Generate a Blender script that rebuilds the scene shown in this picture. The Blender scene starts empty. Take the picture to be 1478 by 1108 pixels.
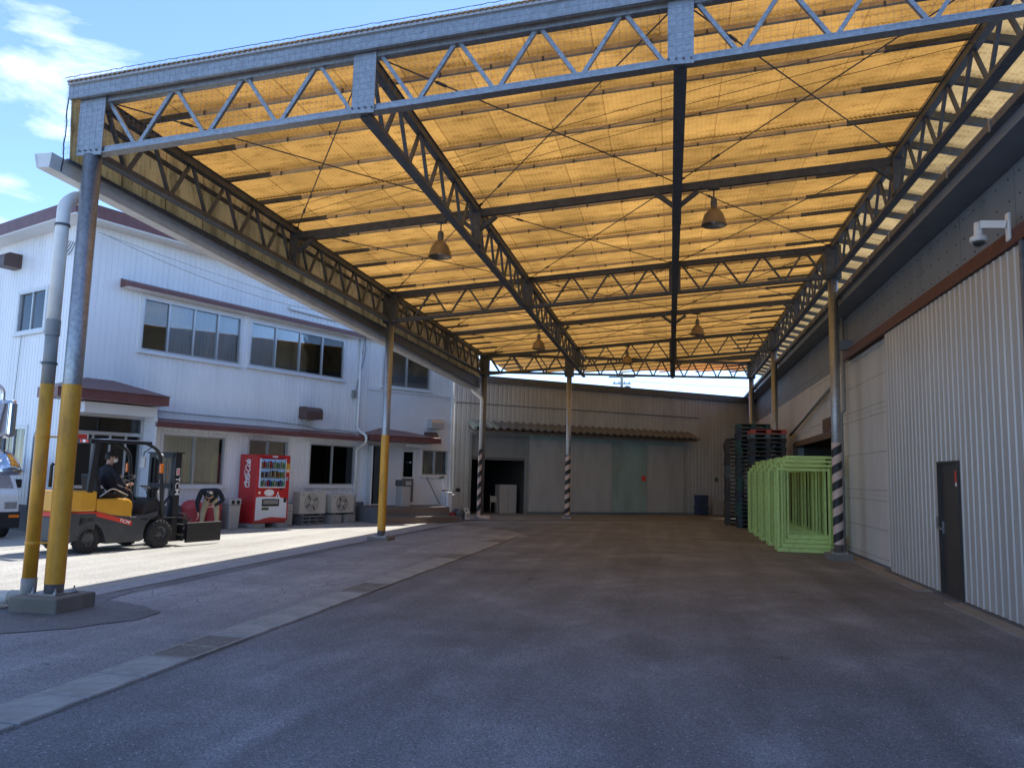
import bpy, bmesh, math, random
from mathutils import Vector, Matrix, Quaternion
random.seed(7)
R = math.radians
PI = math.pi
scene = bpy.context.scene
col = scene.collection
V = Vector

# ------------------------------------------------------------------ camera, world, sun, exposure
cam_d = bpy.data.cameras.new('camera'); cam = bpy.data.objects.new('camera', cam_d); col.objects.link(cam)
rot = Matrix(((0.98026, -0.00148, 0.19769), (0.19570, -0.11790, -0.97355), (0.02475, 0.99302, -0.11528)))
cam.matrix_world = Matrix.Translation((0, 0, 1.6)) @ rot.to_4x4()
cam_d.sensor_width = 36; cam_d.lens = 36 * 1132.5 / 1478; cam_d.clip_start = .05; cam_d.clip_end = 3000
scene.camera = cam
SUN_EL, SUN_AZ = R(55.5), R(6)           # azimuth measured from +Y towards +X
world = bpy.data.worlds.new('World'); scene.world = world; world.use_nodes = True
nt = world.node_tree; nt.nodes.clear()
def N(t, ty, **kw):
    n = t.nodes.new(ty)
    for k, v in kw.items():
        if k.startswith('i_'): n.inputs[k[2:].replace('_', ' ')].default_value = v
        else: setattr(n, k, v)
    return n
sky = N(nt, 'ShaderNodeTexSky', sky_type='NISHITA', sun_disc=False, sun_elevation=SUN_EL, sun_rotation=SUN_AZ)
sky.air_density = .62; sky.dust_density = .05; sky.ozone_density = 4.5
tc = N(nt, 'ShaderNodeTexCoord'); mp = N(nt, 'ShaderNodeMapping'); mp.inputs['Scale'].default_value = (1, 1, 2.6); mp.inputs['Location'].default_value = (2.05, .45, -.02)
nz = N(nt, 'ShaderNodeTexNoise', i_Scale=2.6, i_Detail=9.0, i_Roughness=.58, i_Distortion=.25)
cr = N(nt, 'ShaderNodeValToRGB'); cr.color_ramp.elements[0].position = .56; cr.color_ramp.elements[1].position = .76
mx = N(nt, 'ShaderNodeMixRGB'); mx.inputs[2].default_value = (6.2, 6.5, 7.0, 1)
bg = N(nt, 'ShaderNodeBackground'); bg.inputs['Strength'].default_value = .125
wo = N(nt, 'ShaderNodeOutputWorld')
L = nt.links.new
L(tc.outputs['Generated'], mp.inputs['Vector']); L(mp.outputs[0], nz.inputs['Vector']); L(nz.outputs['Fac'], cr.inputs[0])
L(cr.outputs[0], mx.inputs[0]); L(sky.outputs[0], mx.inputs[1]); L(mx.outputs[0], bg.inputs[0]); L(bg.outputs[0], wo.inputs[0])
sd = bpy.data.lights.new('sun', 'SUN'); sd.energy = 2.45; sd.angle = R(.53); sd.color = (1, .955, .88)
sun = bpy.data.objects.new('sun', sd); col.objects.link(sun)
sv = V((math.sin(SUN_AZ) * math.cos(SUN_EL), math.cos(SUN_AZ) * math.cos(SUN_EL), math.sin(SUN_EL)))
sun.rotation_euler = sv.to_track_quat('Z', 'Y').to_euler(); sun.location = (0, 20, 40)
vs = scene.view_settings
vs.view_transform = 'Standard'; vs.look = 'None'; vs.gamma = 1; vs.use_curve_mapping = False; vs.exposure = 1.62
scene.render.engine = 'CYCLES'
scene.cycles.max_bounces = 8; scene.cycles.transparent_max_bounces = 12

# ------------------------------------------------------------------ materials
def rgb(h, k=1.0):
    c = [int(h[i:i + 2], 16) / 255 for i in (0, 2, 4)]
    return tuple(((x / 12.92) if x < .04045 else ((x + .055) / 1.055) ** 2.4) * k for x in c) + (1,)
def mat(name, c, rough=.6, metal=0, var=.12, scale=6, bump=0, bscale=40, dirt=None, damt=.5, dscale=2.5, stretch=(1, 1, 1), spec=.5, coat=0):
    m = bpy.data.materials.new(name); m.use_nodes = True; t = m.node_tree; b = t.nodes['Principled BSDF']
    if len(c) == 3: c = (*c, 1)
    tc = N(t, 'ShaderNodeTexCoord'); mp = N(t, 'ShaderNodeMapping'); mp.inputs['Scale'].default_value = stretch
    t.links.new(tc.outputs['Object'], mp.inputs[0])
    nz = N(t, 'ShaderNodeTexNoise', i_Scale=scale, i_Detail=6.0, i_Roughness=.6); t.links.new(mp.outputs[0], nz.inputs['Vector'])
    r = N(t, 'ShaderNodeValToRGB'); e = r.color_ramp.elements; e[0].position = .3; e[1].position = .7
    e[0].color = tuple(x * (1 - var) for x in c[:3]) + (1,); e[1].color = tuple(min(1, x * (1 + var)) for x in c[:3]) + (1,)
    t.links.new(nz.outputs['Fac'], r.inputs[0]); out = r.outputs[0]
    if dirt:
        n2 = N(t, 'ShaderNodeTexNoise', i_Scale=dscale, i_Detail=8.0, i_Roughness=.65); t.links.new(mp.outputs[0], n2.inputs['Vector'])
        r2 = N(t, 'ShaderNodeValToRGB'); r2.color_ramp.elements[0].position = .48; r2.color_ramp.elements[1].position = .72
        mm = N(t, 'ShaderNodeMath', operation='MULTIPLY'); mm.inputs[1].default_value = damt
        mx = N(t, 'ShaderNodeMixRGB'); mx.inputs[2].default_value = (*dirt[:3], 1)
        t.links.new(n2.outputs['Fac'], r2.inputs[0]); t.links.new(r2.outputs[0], mm.inputs[0]); t.links.new(mm.outputs[0], mx.inputs[0])
        t.links.new(out, mx.inputs[1]); out = mx.outputs[0]
    t.links.new(out, b.inputs['Base Color'])
    b.inputs['Roughness'].default_value = rough; b.inputs['Metallic'].default_value = metal; b.inputs['Specular IOR Level'].default_value = spec
    if coat: b.inputs['Coat Weight'].default_value = coat; b.inputs['Coat Roughness'].default_value = .1
    if bump:
        n3 = N(t, 'ShaderNodeTexNoise', i_Scale=bscale, i_Detail=4.0); t.links.new(tc.outputs['Object'], n3.inputs['Vector'])
        bp = N(t, 'ShaderNodeBump'); bp.inputs['Strength'].default_value = bump; bp.inputs['Distance'].default_value = .01
        t.links.new(n3.outputs['Fac'], bp.inputs['Height']); t.links.new(bp.outputs[0], b.inputs['Normal'])
    return m
def asphalt(name, c, light, speck=.64, patch=.35, crack=False, arcs=False):
    m = bpy.data.materials.new(name); m.use_nodes = True; t = m.node_tree; b = t.nodes['Principled BSDF']; k = t.links.new
    tc = N(t, 'ShaderNodeTexCoord')
    big = N(t, 'ShaderNodeTexNoise', i_Scale=.55, i_Detail=7.0, i_Roughness=.62); k(tc.outputs['Object'], big.inputs['Vector'])
    r = N(t, 'ShaderNodeValToRGB'); e = r.color_ramp.elements; e[0].position = .32; e[1].position = .7
    e[0].color = tuple(x * (1 - patch) for x in c) + (1,); e[1].color = tuple(x * (1 + patch) for x in c) + (1,)
    k(big.outputs['Fac'], r.inputs[0])
    # tyre-swept, stretched staining
    mp = N(t, 'ShaderNodeMapping'); mp.inputs['Scale'].default_value = (1.6, .12, 1); mp.inputs['Rotation'].default_value = (0, 0, .15); k(tc.outputs['Object'], mp.inputs[0])
    st = N(t, 'ShaderNodeTexNoise', i_Scale=1.1, i_Detail=5.0, i_Distortion=.6); k(mp.outputs[0], st.inputs['Vector'])
    rs = N(t, 'ShaderNodeMapRange'); rs.inputs[1].default_value = .35; rs.inputs[2].default_value = .7; rs.inputs[3].default_value = .82; rs.inputs[4].default_value = 1.15; k(st.outputs['Fac'], rs.inputs[0])
    ml = N(t, 'ShaderNodeMixRGB', blend_type='MULTIPLY'); ml.inputs[0].default_value = 1; k(r.outputs[0], ml.inputs[1]); k(rs.outputs[0], ml.inputs[2])
    # aggregate: voronoi stones, some pale
    vo = N(t, 'ShaderNodeTexVoronoi', i_Scale=95.0); k(tc.outputs['Object'], vo.inputs['Vector'])
    sp = N(t, 'ShaderNodeSeparateColor'); k(vo.outputs['Color'], sp.inputs[0])
    gr = N(t, 'ShaderNodeMapRange'); gr.inputs[3].default_value = .62; gr.inputs[4].default_value = 1.4; k(sp.outputs[1], gr.inputs[0])
    m2 = N(t, 'ShaderNodeMixRGB', blend_type='MULTIPLY'); m2.inputs[0].default_value = 1; k(ml.outputs[0], m2.inputs[1]); k(gr.outputs[0], m2.inputs[2])
    vb = N(t, 'ShaderNodeTexVoronoi', i_Scale=46.0); k(tc.outputs['Object'], vb.inputs['Vector']); sb = N(t, 'ShaderNodeSeparateColor'); k(vb.outputs['Color'], sb.inputs[0])
    g1 = N(t, 'ShaderNodeMath', operation='GREATER_THAN'); g1.inputs[1].default_value = .95; k(sb.outputs[0], g1.inputs[0])
    g2 = N(t, 'ShaderNodeMath', operation='LESS_THAN'); g2.inputs[1].default_value = .33; k(vb.outputs['Distance'], g2.inputs[0])
    g3 = N(t, 'ShaderNodeMath', operation='MULTIPLY'); k(g1.outputs[0], g3.inputs[0]); k(g2.outputs[0], g3.inputs[1])
    g4 = N(t, 'ShaderNodeMath', operation='MULTIPLY'); g4.inputs[1].default_value = speck; k(g3.outputs[0], g4.inputs[0])
    m3 = N(t, 'ShaderNodeMixRGB'); m3.inputs[2].default_value = (*light, 1); k(g4.outputs[0], m3.inputs[0]); k(m2.outputs[0], m3.inputs[1])
    out = m3.outputs[0]
    if arcs:   # faint curved tyre tracks and a few oil drips
        for (cx_c, cy_c, sc_, lo, hi) in ((9.5, 3.0, 1.5, .80, 1.10), (-14.0, 1.0, 1.15, .84, 1.08)):
            vs_ = N(t, 'ShaderNodeVectorMath', operation='SUBTRACT'); vs_.inputs[1].default_value = (cx_c, cy_c, 0); k(tc.outputs['Object'], vs_.inputs[0])
            vl = N(t, 'ShaderNodeVectorMath', operation='LENGTH'); k(vs_.outputs[0], vl.inputs[0])
            an_ = N(t, 'ShaderNodeTexNoise', noise_dimensions='1D', i_Scale=sc_, i_Detail=3.0); k(vl.outputs['Value'], an_.inputs['W'])
            ar = N(t, 'ShaderNodeMapRange'); ar.inputs[1].default_value = .36; ar.inputs[2].default_value = .64; ar.inputs[3].default_value = lo; ar.inputs[4].default_value = hi; k(an_.outputs['Fac'], ar.inputs[0])
            mk = N(t, 'ShaderNodeMapRange'); mk.inputs[1].default_value = .42; mk.inputs[2].default_value = .62; k(big.outputs['Fac'], mk.inputs[0])
            am = N(t, 'ShaderNodeMixRGB', blend_type='MULTIPLY'); k(mk.outputs[0], am.inputs[0]); k(out, am.inputs[1]); k(ar.outputs[0], am.inputs[2]); out = am.outputs[0]
        oz = N(t, 'ShaderNodeTexVoronoi', i_Scale=.75); k(tc.outputs['Object'], oz.inputs['Vector']); og = N(t, 'ShaderNodeMapRange'); og.inputs[1].default_value = .03; og.inputs[2].default_value = .09; og.inputs[3].default_value = .55; og.inputs[4].default_value = 1; k(oz.outputs['Distance'], og.inputs[0])
        om = N(t, 'ShaderNodeMixRGB', blend_type='MULTIPLY'); om.inputs[0].default_value = .8; k(out, om.inputs[1]); k(og.outputs[0], om.inputs[2]); out = om.outputs[0]
    if crack:
        wn = N(t, 'ShaderNodeTexNoise', i_Scale=3.0, i_Detail=4.0); k(tc.outputs['Object'], wn.inputs['Vector'])
        wm = N(t, 'ShaderNodeMixRGB'); wm.inputs[0].default_value = .12; k(tc.outputs['Object'], wm.inputs[1]); k(wn.outputs['Color'], wm.inputs[2])
        cv = N(t, 'ShaderNodeTexVoronoi', feature='DISTANCE_TO_EDGE', i_Scale=2.3); k(wm.outputs[0], cv.inputs['Vector'])
        cl_ = N(t, 'ShaderNodeMath', operation='LESS_THAN'); cl_.inputs[1].default_value = .012; k(cv.outputs['Distance'], cl_.inputs[0])
        gt_ = N(t, 'ShaderNodeMath', operation='GREATER_THAN'); gt_.inputs[1].default_value = .52; k(big.outputs['Fac'], gt_.inputs[0])
        cm = N(t, 'ShaderNodeMath', operation='MULTIPLY'); k(cl_.outputs[0], cm.inputs[0]); k(gt_.outputs[0], cm.inputs[1])
        cm2 = N(t, 'ShaderNodeMath', operation='MULTIPLY'); cm2.inputs[1].default_value = .6; k(cm.outputs[0], cm2.inputs[0])
        cx_ = N(t, 'ShaderNodeMixRGB'); cx_.inputs[2].default_value = (.05, .05, .055, 1); k(cm2.outputs[0], cx_.inputs[0]); k(out, cx_.inputs[1]); out = cx_.outputs[0]
    k(out, b.inputs['Base Color']); b.inputs['Roughness'].default_value = .78; b.inputs['Specular IOR Level'].default_value = .45
    bp = N(t, 'ShaderNodeBump'); bp.inputs['Strength'].default_value = .55; bp.inputs['Distance'].default_value = .006
    k(vo.outputs['Distance'], bp.inputs['Height']); bp.invert = True; k(bp.outputs[0], b.inputs['Normal'])
    return m
def frp(name, tr, df, w=.62):
    m = bpy.data.materials.new(name); m.use_nodes = True; t = m.node_tree; t.nodes.clear(); k = t.links.new
    tc = N(t, 'ShaderNodeTexCoord'); gm = N(t, 'ShaderNodeNewGeometry')
    a = N(t, 'ShaderNodeTexNoise', i_Scale=.9, i_Detail=6.0, i_Roughness=.6); k(gm.outputs['Position'], a.inputs['Vector'])
    mp = N(t, 'ShaderNodeMapping'); mp.inputs['Scale'].default_value = (1.4, 6.5, 2); k(gm.outputs['Position'], mp.inputs[0])
    s = N(t, 'ShaderNodeTexNoise', i_Scale=1.6, i_Detail=9.0, i_Roughness=.72); k(mp.outputs[0], s.inputs['Vector'])
    # purlin lines: a darker band every 1.01 m along Y
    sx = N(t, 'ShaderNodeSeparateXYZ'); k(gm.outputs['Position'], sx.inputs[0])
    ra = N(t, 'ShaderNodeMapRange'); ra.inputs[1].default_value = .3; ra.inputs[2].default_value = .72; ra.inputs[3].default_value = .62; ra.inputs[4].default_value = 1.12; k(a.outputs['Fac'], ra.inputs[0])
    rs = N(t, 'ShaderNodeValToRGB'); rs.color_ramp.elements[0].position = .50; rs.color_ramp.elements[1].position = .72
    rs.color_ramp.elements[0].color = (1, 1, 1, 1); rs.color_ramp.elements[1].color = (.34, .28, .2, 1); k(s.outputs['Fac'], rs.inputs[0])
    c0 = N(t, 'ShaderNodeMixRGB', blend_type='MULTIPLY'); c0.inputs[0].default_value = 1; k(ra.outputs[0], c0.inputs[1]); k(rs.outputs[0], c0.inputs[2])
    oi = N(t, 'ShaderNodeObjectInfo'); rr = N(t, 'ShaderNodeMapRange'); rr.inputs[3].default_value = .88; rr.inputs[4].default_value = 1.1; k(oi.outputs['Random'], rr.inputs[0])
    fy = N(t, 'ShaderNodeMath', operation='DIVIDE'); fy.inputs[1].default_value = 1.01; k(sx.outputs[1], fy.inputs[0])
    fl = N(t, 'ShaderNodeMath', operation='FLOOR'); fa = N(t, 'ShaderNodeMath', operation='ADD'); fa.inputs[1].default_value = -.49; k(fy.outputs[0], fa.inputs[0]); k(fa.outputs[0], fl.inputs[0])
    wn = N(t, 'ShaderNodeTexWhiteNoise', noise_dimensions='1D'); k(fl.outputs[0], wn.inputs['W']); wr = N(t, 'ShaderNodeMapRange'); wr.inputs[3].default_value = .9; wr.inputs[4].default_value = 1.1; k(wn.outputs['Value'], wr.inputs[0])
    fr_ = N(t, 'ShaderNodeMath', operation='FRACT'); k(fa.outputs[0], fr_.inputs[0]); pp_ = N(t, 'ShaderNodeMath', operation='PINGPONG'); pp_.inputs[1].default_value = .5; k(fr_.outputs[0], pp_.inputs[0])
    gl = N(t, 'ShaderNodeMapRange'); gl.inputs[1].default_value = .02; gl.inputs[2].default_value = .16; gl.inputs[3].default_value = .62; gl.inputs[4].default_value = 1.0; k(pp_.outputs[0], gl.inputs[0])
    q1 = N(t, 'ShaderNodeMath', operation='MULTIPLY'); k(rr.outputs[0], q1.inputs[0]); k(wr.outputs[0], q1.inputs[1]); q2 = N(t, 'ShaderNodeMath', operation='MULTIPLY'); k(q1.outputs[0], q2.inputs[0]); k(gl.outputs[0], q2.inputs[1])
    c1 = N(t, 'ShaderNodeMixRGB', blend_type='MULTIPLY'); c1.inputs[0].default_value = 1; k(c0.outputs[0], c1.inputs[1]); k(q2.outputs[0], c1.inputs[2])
    c2 = N(t, 'ShaderNodeMixRGB', blend_type='MULTIPLY'); c2.inputs[0].default_value = 1; c2.inputs[1].default_value = (*tr, 1); k(c1.outputs[0], c2.inputs[2])
    c3 = N(t, 'ShaderNodeMixRGB', blend_type='MULTIPLY'); c3.inputs[0].default_value = 1; c3.inputs[1].default_value = (*df, 1); k(c1.outputs[0], c3.inputs[2])
    T = N(t, 'ShaderNodeBsdfTranslucent'); D = N(t, 'ShaderNodeBsdfDiffuse'); k(c2.outputs[0], T.inputs[0]); k(c3.outputs[0], D.inputs[0])
    M = N(t, 'ShaderNodeMixShader'); M.inputs[0].default_value = w; k(D.outputs[0], M.inputs[1]); k(T.outputs[0], M.inputs[2])
    o = N(t, 'ShaderNodeOutputMaterial'); k(M.outputs[0], o.inputs[0])
    return m
def glass(name, tint=(.96, .97, .97), ior=1.5):
    m = bpy.data.materials.new(name); m.use_nodes = True; t = m.node_tree; t.nodes.clear(); k = t.links.new
    fr = N(t, 'ShaderNodeFresnel'); fr.inputs[0].default_value = ior
    g = N(t, 'ShaderNodeBsdfGlossy'); g.inputs['Roughness'].default_value = .015; tr = N(t, 'ShaderNodeBsdfTransparent'); tr.inputs[0].default_value = (*tint, 1)
    tcn = N(t, 'ShaderNodeTexCoord'); nz = N(t, 'ShaderNodeTexNoise', i_Scale=1.3); k(tcn.outputs['Object'], nz.inputs['Vector'])
    bp = N(t, 'ShaderNodeBump'); bp.inputs['Strength'].default_value = .04; bp.inputs['Distance'].default_value = .02; k(nz.outputs['Fac'], bp.inputs['Height']); k(bp.outputs[0], g.inputs['Normal'])
    mx = N(t, 'ShaderNodeMath', operation='MULTIPLY_ADD'); mx.inputs[1].default_value = 1.25; mx.inputs[2].default_value = .03; k(fr.outputs[0], mx.inputs[0])
    M = N(t, 'ShaderNodeMixShader'); k(mx.outputs[0], M.inputs[0]); k(tr.outputs[0], M.inputs[1]); k(g.outputs[0], M.inputs[2])
    o = N(t, 'ShaderNodeOutputMaterial'); k(M.outputs[0], o.inputs[0]); return m
M = {}
M['asphalt'] = asphalt('asphalt', (.172, .187, .212), (.62, .64, .67), .5, .35, False, True)
M['asphalt_old'] = asphalt('asphalt_old', (.26, .272, .298), (.55, .55, .57), .5, .3, True)
M['asphalt_dark'] = asphalt('asphalt_dark', (.15, .158, .172), (.4, .4, .4), .4)
M['yard'] = asphalt('yard_concrete', (.36, .345, .31), (.5, .48, .44), .5, .12)
M['concrete'] = mat('concrete', (.26, .26, .245), .85, var=.2, scale=5, bump=.35, bscale=90, dirt=(.13, .125, .11), damt=.6)
M['lid'] = mat('lid_concrete', (.31, .325, .325), .85, var=.22, scale=7, bump=.4, bscale=120, dirt=(.19, .19, .18), damt=.6)
M['kerb'] = mat('kerb_concrete', (.30, .315, .34), .85, var=.15, scale=6, bump=.3, bscale=90)
M['apron'] = mat('apron_concrete', (.15, .155, .165), .9, var=.3, scale=1.3, bump=.3, bscale=60, dirt=(.05, .045, .04), damt=.6)
M['grate'] = mat('rusty_grate', (.27, .265, .25), .6, .3, var=.3, scale=30)
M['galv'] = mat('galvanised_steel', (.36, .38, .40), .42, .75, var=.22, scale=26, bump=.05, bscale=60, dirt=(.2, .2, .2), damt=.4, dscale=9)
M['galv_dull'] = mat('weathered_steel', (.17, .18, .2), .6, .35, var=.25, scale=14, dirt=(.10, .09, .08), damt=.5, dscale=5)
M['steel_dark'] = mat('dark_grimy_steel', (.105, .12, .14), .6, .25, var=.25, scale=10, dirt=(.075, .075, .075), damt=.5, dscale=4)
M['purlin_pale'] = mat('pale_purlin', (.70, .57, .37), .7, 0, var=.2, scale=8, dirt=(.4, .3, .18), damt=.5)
M['frp'] = frp('yellow_translucent_sheet', (.50, .265, .066), (.5, .34, .12), .6)
M['frp_edge'] = frp('pale_edge_sheet', (.44, .31, .14), (.62, .5, .28), .6)
M['frp_sunlit'] = frp('sunlit_sheet_tone', (.62, .25, .07), (.6, .3, .12), .6)  # far overhang copy of the roof sheet, orange of direct sun put into colour
M['fascia'] = frp('tan_fascia_sheet', (.55, .38, .17), (.62, .47, .23), .35)
M['yellow'] = mat('yellow_paint', (.66, .33, .028), .45, 0, var=.1, scale=6, dirt=(.30, .15, .04), damt=.6, dscale=7, stretch=(1, 1, .35))
M['white_pvc'] = mat('white_pvc', (.76, .77, .75), .4, var=.06, scale=4, dirt=(.36, .36, .3), damt=.4, dscale=3)
M['grey_pvc'] = mat('grey_pvc', (.25, .26, .26), .5, var=.1)
M['siding'] = mat('white_siding', (.84, .855, .875), .38, 0, var=.03, scale=2, dirt=(.55, .56, .57), damt=.35, dscale=1.6, stretch=(1, 1, .12))
M['siding_smooth'] = mat('white_panel', (.73, .76, .81), .45, 0, var=.03, scale=2, dirt=(.5, .5, .5), damt=.25, dscale=1.2)
M['white'] = mat('white_trim', (.72, .73, .74), .4, var=.04)
M['alu'] = mat('aluminium', (.56, .57, .58), .35, .6, var=.06)
M['maroon'] = mat('maroon_sheet', (.16, .062, .058), .42, .1, var=.14, scale=5, dirt=(.20, .12, .11), damt=.3)
M['brown'] = mat('brown_hood', (.10, .062, .055), .45, .1, var=.12)
M['skirt'] = mat('grey_skirting', (.15, .155, .165), .8, var=.15, scale=4, bump=.2)
M['glass'] = glass('window_glass'); M['glass_dark'] = glass('dark_glass', (.4, .45, .48))
M['blind'] = mat('cream_blind', (.84, .78, .62), .8, var=.06, scale=3)
M['curtain'] = mat('white_curtain', (.62, .64, .66), .85, var=.08, scale=5, stretch=(1, 1, .1))
M['dark_in'] = mat('dark_interior', (.05, .05, .052), .9, var=.3)
M['room'] = mat('room_wall', (.45, .45, .44), .9, var=.1)
M['shed'] = mat('shed_cladding', (.38, .395, .40), .65, .1, var=.12, scale=2.5, dirt=(.25, .255, .245), damt=.55, dscale=.9, stretch=(1, 1, .25))
M['shed_door'] = mat('shed_door_green', (.26, .38, .37), .65, 0, var=.14, scale=2, dirt=(.17, .16, .13), damt=.5, dscale=1.3, stretch=(1, 1, .4))
M['shutter'] = mat('roller_shutter', (.26, .28, .28), .5, .3, var=.1, scale=3)
M['tile'] = mat('grey_roof_tile', (.11, .12, .135), .55, 0, var=.3, scale=5, dirt=(.17, .18, .18), damt=.5, dscale=3)
M['tile_pale'] = mat('pale_roof_tile', (.2, .25, .24), .6, var=.2)
M['wh_sheet'] = mat('warehouse_sheet', (.54, .555, .56), .7, .0, var=.1, scale=1.4, dirt=(.39, .385, .37), damt=.6, dscale=.8, stretch=(1, 1, .22), bump=.06, bscale=6)
M['wh_corr'] = mat('warehouse_corrugated', (.5, .495, .475), .45, .35, var=.08, scale=2, dirt=(.44, .44, .43), damt=.45, dscale=1.1, stretch=(1, 1, .2))
M['wh_upper'] = mat('warehouse_upper', (.2, .24, .28), .7, 0, var=.14, scale=2, dirt=(.13, .15, .165), damt=.5, dscale=1)
M['wh_eave'] = mat('warehouse_eave', (.2, .24, .29), .55, .2, var=.12, scale=2)
M['red_rail'] = mat('red_oxide_rail', (.115, .045, .04), .55, .2, var=.2, scale=6)
M['rust'] = mat('rusty_beam', (.12, .075, .05), .8, .1, var=.3, scale=8)
M['bolt'] = mat('bolt_head', (.07, .065, .06), .6, .4)
M['door_brown'] = mat('dark_brown_door', (.045, .040, .037), .45, 0, var=.12, scale=3)
M['black'] = mat('black_paint', (.016, .017, .02), .55, 0, var=.15, scale=6)
M['rubber'] = mat('rubber', (.022, .022, .023), .85, var=.25, scale=12)
M['fork_grey'] = mat('forklift_grey', (.055, .06, .068), .42, .1, var=.12, scale=5, dirt=(.12, .11, .1), damt=.3)
M['fork_yellow'] = mat('forklift_yellow', (.66, .33, .03), .35, 0, var=.06, scale=3, dirt=(.35, .19, .04), damt=.25, coat=.4)
M['red'] = mat('red_enamel', (.50, .022, .025), .38, 0, var=.05, scale=2, dirt=(.38, .02, .02), damt=.3, coat=.2)
M['red_flat'] = mat('red_print', (.62, .05, .03), .5, var=.05)
M['orange_lens'] = mat('orange_lens', (.85, .20, .02), .25, var=.05)
M['white_print'] = mat('white_print', (.80, .80, .80), .5, var=.03)
M['vm_white'] = mat('vending_white', (.66, .69, .74), .4, var=.03)
M['blue_panel'] = mat('display_blue', (.05, .2, .5), .4, var=.3, scale=9)
M['ac'] = mat('ac_cream', (.50, .48, .43), .5, var=.05, scale=3, dirt=(.36, .34, .3), damt=.3)
M['ac_dark'] = mat('ac_grille', (.09, .09, .09), .6, var=.1)
M['bin_grey'] = mat('grey_bin', (.38, .37, .36), .5, var=.06)
M['bin_red'] = mat('red_bin', (.42, .05, .06), .5, var=.08)
M['green'] = mat('pale_green_paint', (.50, .72, .24), .5, 0, var=.07, scale=5, dirt=(.27, .38, .12), damt=.6, dscale=6)
M['jug'] = mat('white_jug', (.66, .66, .64), .45, var=.05)
M['skin'] = mat('skin', (.46, .27, .19), .6, var=.06)
M['navy'] = mat('navy_cloth', (.012, .014, .022), .9, var=.3, scale=20)
M['beige'] = mat('beige_cloth', (.40, .33, .22), .9, var=.12, scale=14)
M['hair'] = mat('black_hair', (.012, .011, .011), .6, var=.3, scale=40)
M['mask'] = mat('mask_white', (.75, .75, .74), .8, var=.03)
M['chrome'] = mat('chrome', (.72, .73, .75), .08, 1, var=.02)
M['mirror'] = mat('mirror_glass', (.75, .77, .8), .02, 1, var=.01)
M['van_white'] = mat('white_car_paint', (.74, .75, .76), .3, 0, var=.02, coat=.6)
M['lamp_lens'] = mat('headlamp_lens', (.5, .5, .5), .12, .5, var=.2, scale=20)
M['cam_white'] = mat('camera_white', (.72, .72, .70), .45, var=.03)
M['blue_plastic'] = mat('dark_blue_plastic', (.03, .05, .10), .5, var=.15)
M['brick_step'] = mat('brown_step_tile', (.17, .125, .10), .6, var=.15, scale=9)
M['leaf'] = mat('leaf', (.06, .11, .03), .6, var=.4, scale=3)
M['bark'] = mat('bark', (.10, .075, .05), .9, var=.3)
M['stripe_white'] = mat('faded_white_stripe', (.55, .43, .37), .6, var=.1, scale=10)
M['stripe_black'] = mat('black_stripe', (.02, .02, .024), .55, var=.2)
M['wire'] = mat('black_wire', (.02, .02, .02), .6)
M['net'] = mat('blue_net_cord', (.10, .13, .17), .7)
M['lamp_shade'] = mat('lamp_shade', (.30, .24, .17), .4, .5, var=.15, scale=9)
M['pallet'] = [mat('pallet_%d' % i, c, .6, var=.15, scale=5) for i, c in enumerate([(.022, .04, .045), (.03, .027, .028), (.02, .075, .07), (.05, .035, .035), (.02, .035, .06), (.07, .085, .09)])]
M['pallet_red'] = mat('pallet_red', (.42, .075, .06), .55, var=.1)
M['pallet_blue'] = mat('pallet_slate', (.09, .13, .16), .55, var=.1)
M['concrete_block'] = mat('concrete_block', (.27, .27, .26), .9, var=.2, scale=12, bump=.3)
M['plinth'] = mat('plinth_concrete', (.19, .185, .17), .9, var=.25, scale=5, bump=.4, bscale=60, dirt=(.10, .095, .08), damt=.6)

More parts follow.
